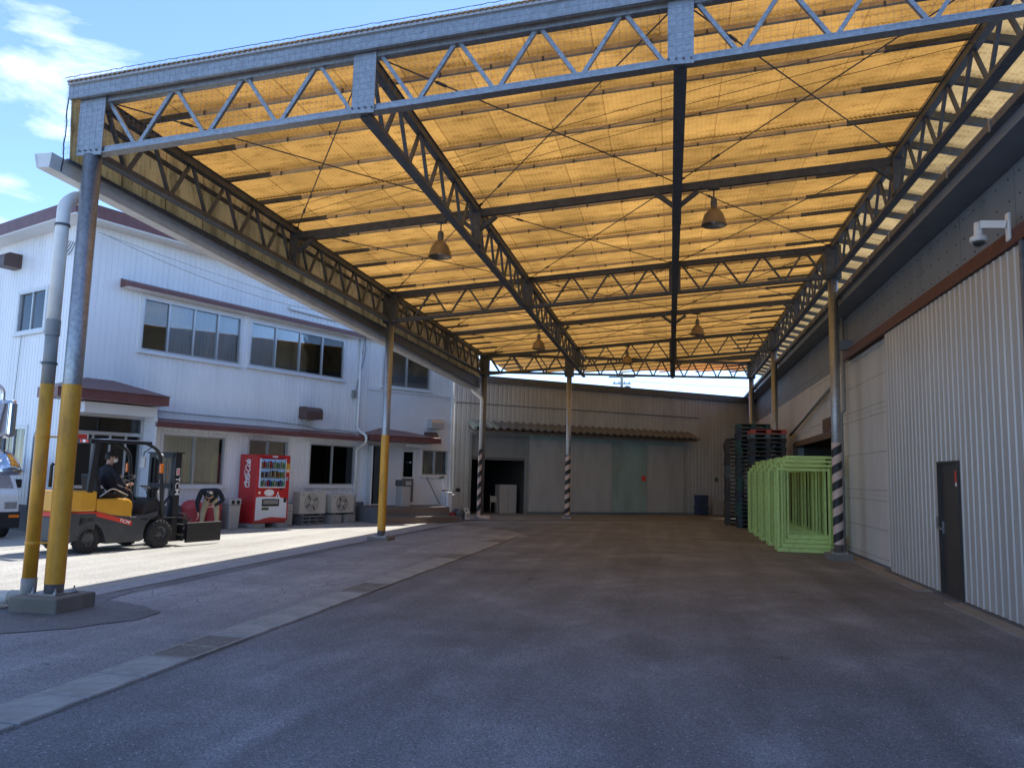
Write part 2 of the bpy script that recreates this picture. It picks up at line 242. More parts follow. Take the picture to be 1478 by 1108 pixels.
# ------------------------------------------------------------------ mesh builder
class MB:
    def __init__(s): s.v = []; s.f = []; s.m = []; s.mats = None; s.sm = []
    def quad(s, a, b, c, d, mi=0):
        n = len(s.v); s.v += [V(a), V(b), V(c), V(d)]; s.f.append((n, n + 1, n + 2, n + 3)); s.m.append(mi); s.sm.append(0); return s
    def poly(s, pts, mi=0):
        n = len(s.v); s.v += [V(p) for p in pts]; s.f.append(tuple(range(n, n + len(pts)))); s.m.append(mi); s.sm.append(0); return s
    def hexa(s, p, mi=0):   # 8 points: bottom 4 ccw, top 4 ccw
        n = len(s.v); s.v += [V(q) for q in p]
        for f in ((3, 2, 1, 0), (4, 5, 6, 7), (0, 1, 5, 4), (1, 2, 6, 5), (2, 3, 7, 6), (3, 0, 4, 7)):
            s.f.append(tuple(n + i for i in f)); s.m.append(mi); s.sm.append(0)
        return s
    def box(s, a, b, mi=0):
        (x0, y0, z0), (x1, y1, z1) = a, b
        if x0 > x1: x0, x1 = x1, x0
        if y0 > y1: y0, y1 = y1, y0
        if z0 > z1: z0, z1 = z1, z0
        return s.hexa([(x0, y0, z0), (x1, y0, z0), (x1, y1, z0), (x0, y1, z0), (x0, y0, z1), (x1, y0, z1), (x1, y1, z1), (x0, y1, z1)], mi)
    def bbox(s, a, b, bev=.01, mi=0):  # box with chamfered vertical + top edges
        bm = bmesh.new(); (x0, y0, z0), (x1, y1, z1) = a, b
        bmesh.ops.create_cube(bm, size=1, matrix=Matrix.Translation(((x0 + x1) / 2, (y0 + y1) / 2, (z0 + z1) / 2)) @ Matrix.Diagonal((abs(x1 - x0), abs(y1 - y0), abs(z1 - z0), 1)))
        bmesh.ops.bevel(bm, geom=bm.edges[:], offset=bev, segments=2, affect='EDGES', profile=.5)
        s.addbm(bm, mi); return s
    def addbm(s, bm, mi=0, smooth=0):
        n = len(s.v); bm.verts.index_update(); s.v += [v.co.copy() for v in bm.verts]
        for f in bm.faces: s.f.append(tuple(n + v.index for v in f.verts)); s.m.append(mi); s.sm.append(smooth)
        bm.free()
    def beam(s, a, b, w, h, up=(0, 0, 1), mi=0):  # rectangular bar a->b, w across, h along up
        a, b = V(a), V(b); d = (b - a).normalized(); up = V(up)
        x = d.cross(up)
        if x.length < 1e-4: x = d.cross(V((1, 0, 0)))
        x.normalize(); y = x.cross(d).normalized(); x *= w / 2; y *= h / 2
        return s.hexa([a - x - y, a + x - y, a + x + y, a - x + y, b - x - y, b + x - y, b + x + y, b - x + y], mi)
    def tube(s, pts, r, n=10, cap=True, mi=0):
        pts = [V(p) for p in pts]; rs = r if isinstance(r, (list, tuple)) else [r] * len(pts); base = len(s.v); u = None
        for i, p in enumerate(pts):
            d = (pts[min(i + 1, len(pts) - 1)] - pts[max(i - 1, 0)]).normalized()
            if u is None: u = d.cross(V((0, 0, 1)) if abs(d.z) < .95 else V((1, 0, 0))).normalized()
            u = (u - d * u.dot(d)).normalized(); w = d.cross(u)
            for k in range(n):
                a = 2 * PI * k / n; s.v.append(p + (u * math.cos(a) + w * math.sin(a)) * rs[i])
        for i in range(len(pts) - 1):
            for k in range(n):
                k2 = (k + 1) % n; s.f.append((base + i * n + k, base + i * n + k2, base + (i + 1) * n + k2, base + (i + 1) * n + k)); s.m.append(mi); s.sm.append(1)
        if cap:
            s.f.append(tuple(base + k for k in reversed(range(n)))); s.m.append(mi); s.sm.append(0)
            e = base + (len(pts) - 1) * n; s.f.append(tuple(e + k for k in range(n))); s.m.append(mi); s.sm.append(0)
        return s
    def lathe(s, c, prof, n=20, axis='z', mi=0, smooth=1):  # prof: (r, h)
        base = len(s.v); c = V(c)
        for r, h in prof:
            for k in range(n):
                a = 2 * PI * k / n; x, y = r * math.cos(a), r * math.sin(a)
                s.v.append(c + (V((x, y, h)) if axis == 'z' else V((x, h, y)) if axis == 'y' else V((h, x, y))))
        for i in range(len(prof) - 1):
            for k in range(n):
                k2 = (k + 1) % n; s.f.append((base + i * n + k, base + i * n + k2, base + (i + 1) * n + k2, base + (i + 1) * n + k)); s.m.append(mi); s.sm.append(smooth)
        return s
    def prism(s, pts, y0, y1, mi=0):  # polygon in xz extruded along y
        n = len(s.v); k = len(pts)
        s.v += [V((x, y0, z)) for x, z in pts] + [V((x, y1, z)) for x, z in pts]
        s.f.append(tuple(n + i for i in range(k))); s.f.append(tuple(n + k + i for i in reversed(range(k)))); s.m += [mi, mi]; s.sm += [0, 0]
        for i in range(k):
            j = (i + 1) % k; s.f.append((n + i, n + k + i, n + k + j, n + j)); s.m.append(mi); s.sm.append(0)
        return s
    def mesh(s, name, mats):
        me = bpy.data.meshes.new(name); me.from_pydata([tuple(p) for p in s.v], [], s.f)
        for m in (mats if isinstance(mats, (list, tuple)) else [mats]): me.materials.append(m)
        me.polygons.foreach_set('material_index', s.m); me.polygons.foreach_set('use_smooth', [bool(x) for x in s.sm])
        bm = bmesh.new(); bm.from_mesh(me); bmesh.ops.recalc_face_normals(bm, faces=bm.faces[:]); bm.to_mesh(me); bm.free()
        return me
    def build(s, name, mats, parent=None, off=None):
        if off is not None: o_ = V(off); s.v = [p - o_ for p in s.v]
        ob = bpy.data.objects.new(name, s.mesh(name, mats)); col.objects.link(ob)
        if parent: ob.parent = parent
        return ob
def tag(o, label=None, cat=None, group=None, kind=None):
    for k, v in (('label', label), ('category', cat), ('group', group), ('kind', kind)):
        if v: o[k] = v
    return o
def thing(name, label, cat, loc=(0, 0, 0), rz=0, group=None):
    o = bpy.data.objects.new(name, None); col.objects.link(o); o.location = loc; o.rotation_euler.z = rz; o.empty_display_size = .2
    return tag(o, label, cat, group)
def copy_tree(o, parent=None):
    c = o.copy(); col.objects.link(c)
    if parent: c.parent = parent
    for ch in list(o.children): copy_tree(ch, c)
    return c
def inst(me, name, loc, parent, rz=0):
    o = bpy.data.objects.new(name, me); col.objects.link(o); o.location = loc; o.rotation_euler.z = rz
    if parent: o.parent = parent
    return o
def struct(name, mb, m, parent=None):
    o = mb.build(name, m, parent)
    if not parent: o['kind'] = 'structure'
    return o
def text(body, size, mtx, m, parent, name='lettering', shear=0, ext=.002, sx=1, bold=0, space=1):
    cu = bpy.data.curves.new('t', 'FONT'); cu.body = body; cu.size = size; cu.shear = shear; cu.extrude = ext; cu.offset = bold; cu.space_character = space
    cu.align_x = 'CENTER'; cu.align_y = 'CENTER'
    o = bpy.data.objects.new('t', cu); col.objects.link(o); dg = bpy.context.evaluated_depsgraph_get()
    me = bpy.data.meshes.new_from_object(o.evaluated_get(dg)); bpy.data.objects.remove(o)
    me.transform(Matrix.Diagonal((sx, 1, 1, 1))); me.transform(mtx); me.materials.clear(); me.materials.append(m)
    ob = bpy.data.objects.new(name, me); col.objects.link(ob); ob.parent = parent; return ob
def frame_mtx(o, x, y):  # text plane: x right, y up
    x = V(x).normalized(); y = V(y).normalized(); z = x.cross(y)
    return Matrix.Translation(V(o)) @ Matrix((x, y, z)).transposed().to_4x4()

# ------------------------------------------------------------------ ground
def sheet(name, pts, z, m, parent=None): return struct(name, MB().poly([(x, y, z) for x, y in pts]), M[m], parent)
g = MB(); xs = [-600, -60, -20, 0, 20, 60, 600]; ys = [-600, -30, 0, 20, 45, 100, 900]
for i in range(6):
    for j in range(6): g.quad((xs[i], ys[j], 0), (xs[i + 1], ys[j], 0), (xs[i + 1], ys[j + 1], 0), (xs[i], ys[j + 1], 0))
struct('ground', g, M['asphalt'])
old = [(-4.32, 1.5), (-4.32, 20.6), (-3.6, 20.6), (-4.35, 22.3), (-5.4, 23.4), (-6.55, 24.2), (-6.78, 17), (-6.78, 8.0), (-6.9, 6.2), (-9, 6.1), (-9, 1.5)]
sheet('worn_asphalt', old, .004, 'asphalt_old')
yard = [(-7.22, 6.2), (-7.25, 24.4), (-7.9, 26.2), (-9.5, 30), (-45, 60), (-60, 20), (-45, 4), (-9, 3.5)]
sheet('concrete_yard', yard, .008, 'yard')
kerb = struct('kerb', MB().box((-7.32, 8.0, -.05), (-6.9, 8.3, .014)), M['kerb'])
kp = [(-7.1, 8.35), (-7.1, 12.5), (-7.1, 16.5), (-7.1, 20.5), (-7.05, 23.2), (-6.95, 24.3), (-6.7, 25.2), (-6.2, 26.0), (-5.4, 26.75), (-2.84, 28.55), (-.3, 30.6), (2.4, 32.55), (3.9, 33.6)]
def resample(p, step):
    out = [V((*p[0], 0))]
    for a, b in zip(p, p[1:]):
        a, b = V((*a, 0)), V((*b, 0)); n = max(1, round((b - a).length / step))
        out += [a.lerp(b, (i + 1) / n) for i in range(n)]
    return out
rp = resample(kp, 1.0)
for a, b in zip(rp, rp[1:]):
    d = (b - a).normalized(); w = .2 if a.y < 24 else .13; x = V((d.y, -d.x, 0)) * w; gp = d * .006; t = .012 + random.uniform(0, .006)
    a2, b2 = a + gp, b - gp
    MB().hexa([a2 - x + V((0, 0, -.05)), a2 + x + V((0, 0, -.05)), b2 + x + V((0, 0, -.05)), b2 - x + V((0, 0, -.05)), a2 - x + V((0, 0, t)), a2 + x + V((0, 0, t)), b2 + x + V((0, 0, t)), b2 - x + V((0, 0, t))]).build('kerb_stone', M['kerb'], kerb)
g = MB(); ap = [(-7.3, 26.9), (-5.5, 27.0), (-2.9, 28.85), (-.35, 30.9), (2.35, 32.9), (4.0, 34.1), (4.0, 42), (-8, 31.8), (-9, 29.5)]
g.poly([(x, y, .018) for x, y in ap]); struct('apron', g, M['apron'])
# drain channel: concrete lids and steel gratings
drain = struct('drain_channel', MB().box((-4.34, 1.5, -.3), (-3.88, 20.6, .003)), M['asphalt_dark'])
def lid_mesh(i):
    b = MB(); c = random.uniform(.0, .01)
    bm = bmesh.new(); bmesh.ops.create_cube(bm, size=1, matrix=Matrix.Diagonal((.42, .574, .06, 1))); bmesh.ops.bevel(bm, geom=[e for e in bm.edges], offset=.008, segments=1, affect='EDGES'); b.addbm(bm); return b.mesh('drain_lid', M['lid'])
lids = [lid_mesh(0)]
gm = MB(); gm.box((-.21, -.45, -.02), (-.18, .45, .016)).box((.18, -.45, -.02), (.21, .45, .016)).box((-.18, -.45, -.02), (.18, -.42, .016)).box((-.18, .42, -.02), (.18, .45, .016)).box((-.18, -.015, -.02), (.18, .015, .014))
for k in range(11): gm.box((-.16 + k * .032 - .009, -.42, -.02), (-.16 + k * .032 + .009, .42, .013))
gm = gm.mesh('drain_grating', M['grate'])
y = 1.6; nxt = [2.3, 6.24, 10.1, 14.25, 18.5]
while y < 20.3:
    if nxt and y + .3 > nxt[0]:
        inst(gm, 'drain_grating', (-4.11, y + .45, .003), drain); y += .905; nxt.pop(0)
    else:
        o = inst(lids[0], 'drain_lid', (-4.11 + random.uniform(-.008, .008), y + .3, -.012 + random.uniform(-.004, .005)), drain); o.rotation_euler = (random.uniform(-.006, .006), random.uniform(-.01, .01), random.uniform(-.012, .012)); y += .602
sheet('dark_patch', [(-6.88, 8.3), (-6.64, 8.8), (-6.62, 12), (-6.72, 17), (-6.7, 23.5), (-6.86, 23.8)], .0065, 'asphalt_dark')
wp = [(-7.6, 6.9), (-7.2, 6.35), (-6.2, 6.45), (-5.75, 6.85), (-5.45, 7.5), (-5.5, 7.95), (-5.95, 8.25), (-6.55, 8.45), (-6.75, 9.2), (-6.9, 9.0), (-7.0, 7.6)]
wq = []
for a, b in zip(wp, wp[1:] + wp[:1]):
    for i in range(6): t = i / 6; wq.append((a[0] + (b[0] - a[0]) * t + random.uniform(-.025, .025), a[1] + (b[1] - a[1]) * t + random.uniform(-.025, .025), .0105))
struct('dark_patch', MB().poly(wq), M['asphalt_dark'])
g = MB().box((3.68, 2, -.05), (4.06, 12.0, .02)).box((3.68, 13.2, -.05), (4.06, 20.5, .02)); struct('wall_footing', g, M['concrete'])
# a few worn spots and litter marks on the asphalt
for (x, y_, r) in ((.25, 8.9, .05), (1.25, 9.2, .045), (-.2, 16.5, .05)):
    pass

# ------------------------------------------------------------------ canopy
XL, XR = -6.7, 3.5; XB = [-6.7, -3.3, .1, 3.5]; YT = [7.75, 17.9, 27.9]; YM = [12.85, 22.9]
def zb(x): return 5.22 + .083 * (x + 6.7)
def zt(x): return zb(x) + .74
def yend(x): return 27.9 + .755 * (x + 6.7)
def yroof(x): return 33.3 + .605 * (x + 6.7)
cn = thing('canopy', 'tall open canopy with yellow translucent roof on steel lattice trusses and pipe columns', 'canopy', (XL, YT[0], 0))
CO = (XL, YT[0], 0)
def CB(mb, name, m, parent=cn): return mb.build(name, M[m] if isinstance(m, str) else m, parent, CO)
ZUP = V((0, 0, 1))
def truss(a, b, nseg, m, ends=True, half=None, wmat=None, plates=True, inset=.14):
    """lattice girder: a,b bottom-chord end points; top chord .74 above; nseg web bars per panel; half: list of panel break fractions"""
    a, b = V(a), V(b); d = (b - a).normalized(); side = d.cross(ZUP).normalized()
    mb = MB(); h = V((0, 0, .74))
    mb.beam(a + ZUP * .04, b + ZUP * .04, .09, .08); mb.beam(a + h - ZUP * .055, b + h - ZUP * .055, .1, .11)
    for z_ in (.0, .74): mb.beam(a + ZUP * (z_ + (.004 if not z_ else -.004)), b + ZUP * (z_ + (.004 if not z_ else -.004)), .13, .012)
    o = CB(mb, 'truss', m)
    br = half or [0, 1]
    for f0, f1 in zip(br, br[1:]):
        p, q = a.lerp(b, f0) + d * inset, a.lerp(b, f1) - d * inset; n = nseg if isinstance(nseg, int) else max(3, round((q - p).length / nseg))
        for k in range(n):
            s0, s1 = p.lerp(q, k / n), p.lerp(q, (k + 1) / n); g_ = d * .035
            t, u = ((s0 + h - ZUP * .1 + g_, s1 + ZUP * .075 - g_) if k % 2 == 0 else (s0 + ZUP * .075 + g_, s1 + h - ZUP * .1 - g_))
            CB(MB().beam(t, u, .042, .042, side), 'web_bar', wmat or m, o)
        if plates and f0 > 0:
            c = a.lerp(b, f0); CB(MB().beam(c + ZUP * .05, c + h - ZUP * .06, .15, .16, d), 'web_post', m, o)
    return o
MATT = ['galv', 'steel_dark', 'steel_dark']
for i, Y in enumerate(YT):
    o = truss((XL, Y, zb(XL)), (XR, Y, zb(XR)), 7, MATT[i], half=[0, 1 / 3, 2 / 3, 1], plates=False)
    for x in XB:   # gusset plates where the long trusses meet
        w = .19 if x == XL else .15
        p = MB().box((x - w + .02, Y - .075, zb(x) - .015), (x + w - .02, Y - .062, zt(x) + .02))
        g_ = CB(p, 'gusset_plate', MATT[i], o)
        bl = MB()
        for zz in (zb(x) + .04, zt(x) - .04):
            for k in range(4): bl.lathe((x - .12 + k * .075, Y - .075, zz), [(.0, -.014), (.012, -.014), (.012, 0)], 6, 'y')
        CB(bl, 'bolt_row', 'galv_dull', o)
for j, x in enumerate(XB):
    y1 = yend(x) if j else YT[2]; br = [YT[0]] + [v for v in (12.85, 17.9, 22.9, 27.9, 32.9) if v < y1 - 1.2] + [y1]
    br = [(v - YT[0]) / (y1 - YT[0]) for v in br]
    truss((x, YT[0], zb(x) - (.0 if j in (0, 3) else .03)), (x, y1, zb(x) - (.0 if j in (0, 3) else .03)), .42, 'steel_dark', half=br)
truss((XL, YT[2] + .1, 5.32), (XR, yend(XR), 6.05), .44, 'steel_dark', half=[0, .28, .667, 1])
# end truss of the outer overhang
# tie beams with knee braces at mid panels
for Y in YM + [32.9]:
    for x0, x1 in zip(XB, XB[1:]):
        if Y > yend(x0): continue
        mb = MB().beam((x0 + .05, Y, zt(x0) - .13), (x1 - .05, Y, zt(x1) - .13), .08, .13)
        for s_, xx in ((1, x0), (-1, x1)):
            mb.beam((xx + s_ * .06, Y, zt(xx) - .42), (xx + s_ * .34, Y, zt(xx) - .2), .07, .07)
        CB(mb, 'tie_beam', 'steel_dark')
# purlins every metre, pale middle length between dark ends
Y = 8.57; k = 0
while Y < 39.2:
    xa = XL - .12 if Y < yroof(XL) - .2 else (Y + .2 - 33.3) / .605 - 6.7
    if xa < XR - .3:
        off = .06
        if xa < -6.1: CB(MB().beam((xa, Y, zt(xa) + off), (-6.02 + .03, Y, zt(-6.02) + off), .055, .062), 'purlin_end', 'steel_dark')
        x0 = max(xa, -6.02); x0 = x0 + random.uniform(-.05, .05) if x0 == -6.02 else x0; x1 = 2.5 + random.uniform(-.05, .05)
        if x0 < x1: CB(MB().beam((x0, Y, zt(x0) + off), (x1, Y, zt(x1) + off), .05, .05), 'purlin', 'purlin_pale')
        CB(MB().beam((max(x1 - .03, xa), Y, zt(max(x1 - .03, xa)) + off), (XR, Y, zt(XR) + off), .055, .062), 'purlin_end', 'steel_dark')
        CB(MB().beam((XR, Y, zt(XR) + off), (4.42, Y, zt(XR) - .16), .07, .1), 'purlin_end', 'steel_dark')
        if Y < 20:  # hook bolts under the sheet
            hb = MB(); xx = xa + .4
            while xx < 3.4: hb.box((xx - .012, Y - .05, zt(xx) + .0), (xx + .012, Y - .038, zt(xx) + .06)); xx += .62
            CB(hb, 'hook_bolts', 'steel_dark')
    Y += 1.01
# corrugated roof sheets
def roofz(x): return zt(x) + .135 if x <= XR else zt(XR) + .135 - (x - XR) * .235
def roof_piece(x0, x1, ya, yb, m, lift=0):
    mb = MB(); p = .0635; n = max(4, round((x1 - x0) / p * 4)); xs_ = [x0 + (x1 - x0) * i / n for i in range(n + 1)]
    rows = 2
    base = 0; vs_ = []
    for r_ in range(rows + 1):
        for x in xs_:
            e = min(yb, yroof(min(x, 3.5)) if x <= 3.5 else yroof(3.5)); y_ = ya + (e - ya) * r_ / rows
            vs_.append(V((x, y_, roofz(x) + .009 * math.sin(2 * PI * x / p) + lift)))
    mb.v = vs_; w = n + 1
    for r_ in range(rows):
        for i in range(n): mb.f.append((r_ * w + i, r_ * w + i + 1, (r_ + 1) * w + i + 1, (r_ + 1) * w + i)); mb.m.append(0); mb.sm.append(1)
    return mb
xe = [-6.98 + .762 * i for i in range(14)]; xe[-1] = 3.5 - .635
xcols = [(xe[i], xe[i + 1] + .006) for i in range(13)] + [(2.865, 3.52), (3.5, 4.42)]
ye = [7.55, 11.6, 15.65, 19.7, 23.75, 27.8, 31.85, 35.9, 40.9]
for ci, (x0, x1) in enumerate(xcols):
    for ri, (a, b) in enumerate(zip(ye, ye[1:])):
        lim = min(yroof(min(x0, 3.5)), yroof(min(x1, 3.5)))
        if a > lim - .05: continue
        CB(roof_piece(x0, x1, a, b + .03, 'frp', .004 * (ri % 2) + .003 * (ci % 2)), 'roof_sheet', 'frp_edge' if ci == 14 else ('frp_sunlit' if a > 35 else 'frp'))
gz = lambda y_: 5.0 - (y_ - 7.5) * .017
# left fascia sheets (upright corrugated), gutter, flashing
for i in range(23):
    a = 7.62 + .89 * i; b = min(a + .92, 28.0); mb = MB(); n = 56
    for k in range(n):
        y0, y1 = a + (b - a) * k / n, a + (b - a) * (k + 1) / n; dx = lambda yy: .008 * math.sin(2 * PI * yy / .0635) + .002 * (i % 2)
        mb.quad((-6.9 + dx(y0), y0, 5.12), (-6.9 + dx(y1), y1, 5.12), (-6.96 + dx(y1), y1, 6.06), (-6.96 + dx(y0), y0, 6.06)); mb.sm[-1] = 1
    CB(mb, 'fascia_sheet', 'fascia')
CB(MB().hexa([(-6.93, 7.6, gz(7.6) + .1), (-6.89, 7.6, gz(7.6) + .1), (-6.89, 28.0, gz(28) + .1), (-6.93, 28.0, gz(28) + .1), (-6.93, 7.6, 5.14), (-6.89, 7.6, 5.14), (-6.89, 28.0, 5.14), (-6.93, 28.0, 5.14)]), 'eave_board', 'steel_dark')
for z_ in (5.3, 5.75): CB(MB().beam((-6.84, 7.7, z_), (-6.84, 27.9, z_), .05, .05), 'fascia_rail', 'steel_dark')
CB(MB().beam((XL - .28, 7.63, roofz(XL - .28) - .085), (XR + .02, 7.63, roofz(XR + .02) - .085), .05, .22), 'edge_flashing', 'galv')
CB(MB().beam((XL - .28, 7.59, roofz(XL - .28) - .0), (XR + .02, 7.59, roofz(XR + .02) - .0), .03, .06), 'edge_trim', 'alu')
gt = MB(); prof = [(-.0, .16), (-.02, .0), (-.17, .0), (-.21, .16), (-.225, .16), (-.18, -.014), (-.01, -.014), (.014, .16)]
gz = lambda y_: 5.0 - (y_ - 7.5) * .017
n0 = len(gt.v)
for y_ in (7.45, 28.1): gt.v += [V((-7.0 + x, y_, gz(y_) + z)) for x, z in prof]
for i in range(8): gt.f.append((i, (i + 1) % 8, 8 + (i + 1) % 8, 8 + i)); gt.m.append(0); gt.sm.append(0)
gt.f.append((0, 1, 2, 3, 4, 5, 6, 7)); gt.m.append(0); gt.sm.append(0)
gt.poly([(-7.0, 7.46, gz(7.45) + .16), (-7.02, 7.46, gz(7.45)), (-7.17, 7.46, gz(7.45)), (-7.21, 7.46, gz(7.45) + .16)])
CB(gt, 'gutter', 'white_pvc')
for i in range(12):
    y_ = 8.1 + i * 1.72; CB(MB().beam((-6.86, y_, 5.12), (-7.08, y_, gz(y_) + .15), .02, .03), 'gutter_bracket', 'steel_dark')
# brace rods: crossed in each half bay
for x0, x1 in zip(XB, XB[1:]):
    for a, b in ((7.75, 12.85), (12.85, 17.9), (17.9, 22.9), (22.9, 27.9)):
        for p, q in (((x0, a), (x1, b)), ((x0, b), (x1, a))):
            P_, Q_ = V((p[0], p[1], zt(p[0]) - .03)), V((q[0], q[1], zt(q[0]) - .03)); d = (Q_ - P_).normalized()
            mb = MB().tube([P_ + d * .1, Q_ - d * .1], .009, 6); mb.tube([P_.lerp(Q_, .16), P_.lerp(Q_, .185)], [.02, .02], 6)
            mb.beam(P_ + d * .06, P_ + d * .22, .05, .01)
            CB(mb, 'brace_rod', 'steel_dark')
# columns
def column(x, y, r, top, m, z0=0, plinth=None, paint=None, stripe=None):
    o = CB(MB().lathe((x, y, 0), [(0, z0), (r, z0), (r, top), (0, top)], 24), 'column', m)
    if plinth:
        w, h = plinth; CB(MB().bbox((x - w, y - w, -.1), (x + w, y + w, h), .02), 'plinth', 'plinth', o)
        b = MB().box((x - r - .07, y - r - .07, h), (x + r + .07, y + r + .07, h + .018))
        for sx in (-1, 1):
            for sy in (-1, 1): b.lathe((x + sx * (r + .04), y + sy * (r + .04), h + .018), [(.02, 0), (.02, .022), (.009, .024), (.009, .06), (0, .06)], 6)
        CB(b, 'base_plate', 'galv', o)
    if paint: CB(MB().lathe((x, y, 0), [(r + .0025, paint[0]), (r + .0025, paint[1])], 28), 'paint_band', 'yellow', o)
    if stripe:
        stripes(x, y, r + .004, *stripe, o)
    return o
def stripes(x, y, r, za, zb_, parent, pitch=.36, name='striped_sleeve'):
    mb = MB(); n = 20; h = pitch / 2; rows = int((zb_ - za) / h) + 4
    for j in range(rows):
        for k in range(n):
            a0, a1 = 2 * PI * k / n, 2 * PI * (k + 1) / n
            P_ = []
            for a, jj in ((a0, j), (a1, j), (a1, j + 1), (a0, j + 1)):
                z = za - pitch * 1.0 + jj * h + pitch * a / (2 * PI); P_.append((x + r * math.cos(a), y + r * math.sin(a), min(max(z, za), zb_)))
            if max(p[2] for p in P_) - min(p[2] for p in P_) < 1e-4: continue
            mb.quad(*P_, mi=j % 2)
    return CB(mb, name, [M['stripe_white'], M['stripe_black']], parent)
column(XL, YT[0], .1, zb(XL), 'galv', .17, (.3, .17), (.28, 2.5))
column(XL, YT[1], .095, zb(XL), 'galv', .08, (.26, .08), (.22, 2.48))
column(XL, YT[2], .1, zb(XL), 'galv_dull', 0, (.2, .06))
column(XR, YT[0], .1, zb(XR), 'galv', .14, (.25, .14), stripe=(.3, 2.47))
column(XR, YT[1], .1, zb(XR), 'galv', .14, (.25, .14), stripe=(.32, 2.47))
column(XR, YT[2], .1, zb(XR), 'galv', .1, (.22, .1))
column(-3.84, yend(-3.84) + .05, .1, 5.45, 'galv', .02, (.2, .05), stripe=(.14, 2.42))
column(XR, yend(XR), .11, 6.05, 'galv', 0, (.22, .1))
for x, y in ((XL, 17.9), (XL, 27.9), (XR, 17.9), (XR, 27.9), (-3.84, 30.1), (XR, 35.6)):
    z_ = zb(x); CB(MB().box((x - .17, y - .1, z_ - .01), (x + .17, y + .1, z_ + .73)), 'column_head', 'steel_dark')
# downpipes
def bend(p, r=.12, n=5):
    p = [V(q) for q in p]; out = [p[0]]
    for a, b, c in zip(p, p[1:], p[2:]):
        u, w = (a - b).normalized(), (c - b).normalized(); q0, q1 = b + u * r, b + w * r
        out += [(q0 * (1 - t) ** 2 + b * 2 * t * (1 - t) + q1 * t * t) for t in [i / n for i in range(n + 1)]]
    return out + [p[-1]]
px, py = -6.965, 7.68
dp = CB(MB().tube(bend([(px, py, 3.2), (px, py, 4.62), (px + .0, py + .18, 4.78), (-7.07, 8.1, 4.8), (-7.07, 8.1, 4.99)], .09), .073, 18), 'downpipe', 'white_pvc')
CB(MB().tube([(px, py, 2.5), (px, py, 3.2)], .072, 18), 'pipe_length', 'grey_pvc', dp)
CB(MB().lathe((px, py, 0), [(.079, 3.06), (.079, 3.24)], 18), 'pipe_socket', 'grey_pvc', dp)
for z_ in (2.72, 4.35): CB(MB().lathe((px, py, 0), [(.082, z_), (.082, z_ + .03)], 18), 'pipe_clip', 'steel_dark', dp)
CB(MB().tube([(px, py, .32), (px, py, 2.5)], .074, 18), 'painted_pipe', 'yellow', dp)
for z_ in (.72, 1.9): CB(MB().lathe((px, py, 0), [(.074, z_ - .02), (.08, z_), (.074, z_ + .02)], 18).beam((px, py, z_), (XL, 7.75, z_), .02, .02), 'pipe_clip', 'yellow', dp)
CB(MB().tube(bend([(px, py, .34), (px, py, .12), (px - .2, py - .02, .12)], .1), .08, 16), 'pipe_elbow', 'grey_pvc', dp)
CB(MB().tube([(px - .18, py - .02, .12), (px - .9, py - .06, .11)], .075, 16), 'pipe_run', 'white_pvc', dp)
dx, dy = -6.72, 27.68
dp = CB(MB().tube(bend([(dx, dy, 2.5), (dx, dy, 4.35), (-7.05, dy, 4.6), (-7.1, dy, 4.72)], .08), .06, 14), 'downpipe', 'white_pvc')
stripes(dx, dy, .07, .2, 2.5, dp, .4)
CB(MB().tube(bend([(dx, dy, .24), (dx, dy, .08), (dx + .45, dy - .2, .07)], .1), .07, 12), 'pipe_elbow', 'stripe_white', dp)
# bird net hung over the front truss
nb = MB(); net = thing('bird_net', 'fine blue-grey net stretched across the face of the front truss', 'net', (XL, 7.6, 0))
xx = XL - .25
while xx < XR + .2:
    nb.beam((xx, 7.56, zb(xx) - .02), (xx, 7.56, zt(xx) + .2), .0015, .0015); xx += .07
for k in range(15):
    z_ = -.02 + k * .068; nb.beam((XL - .27, 7.558, zb(XL - .27) + z_), (XR + .2, 7.558, zb(XR + .2) + z_), .0015, .0015)
nb.build('net_cords', M['net'], net, net.location)
eb = MB(); pr = []
for i in range(150):
    x = XL - .28 + i * (XR - XL + .5) / 149; pr.append((x, 7.53 + random.uniform(-.008, .008), roofz(x) + .03 + (.006 if i % 2 else 0) + random.uniform(-.003, .003)))
eb.tube(pr, .0035, 5); pr = []
for i in range(20): pr.append((XL - .29 + random.uniform(-.008, .008), 7.62, 5.0 + i * .055))
eb.tube(pr, .007, 5); eb.build('edge_rope', M['wire'], net, net.location)
# wires slung under the roof
for k in range(3):
    mb = MB(); pts = []
    for i in range(13):
        t = i / 12; pts.append((XL + 10.2 * t, 8.9 + k * .3 + 3.0 * (1 - t) - 1.3 * t * (1 - t), zt(XL + 10.2 * t) - .06 - .22 * t * (1 - t) * (1 + k * .4)))
    tag(mb.tube(pts, .004, 5).build('slung_wire', M['wire']), ('thin wire slung under the yellow roof, closest to the front truss', 'thin wire slung under the yellow roof, middle one of three', 'thin wire slung under the yellow roof, farthest back from the front truss')[k], 'wire', 'slung roof wires')

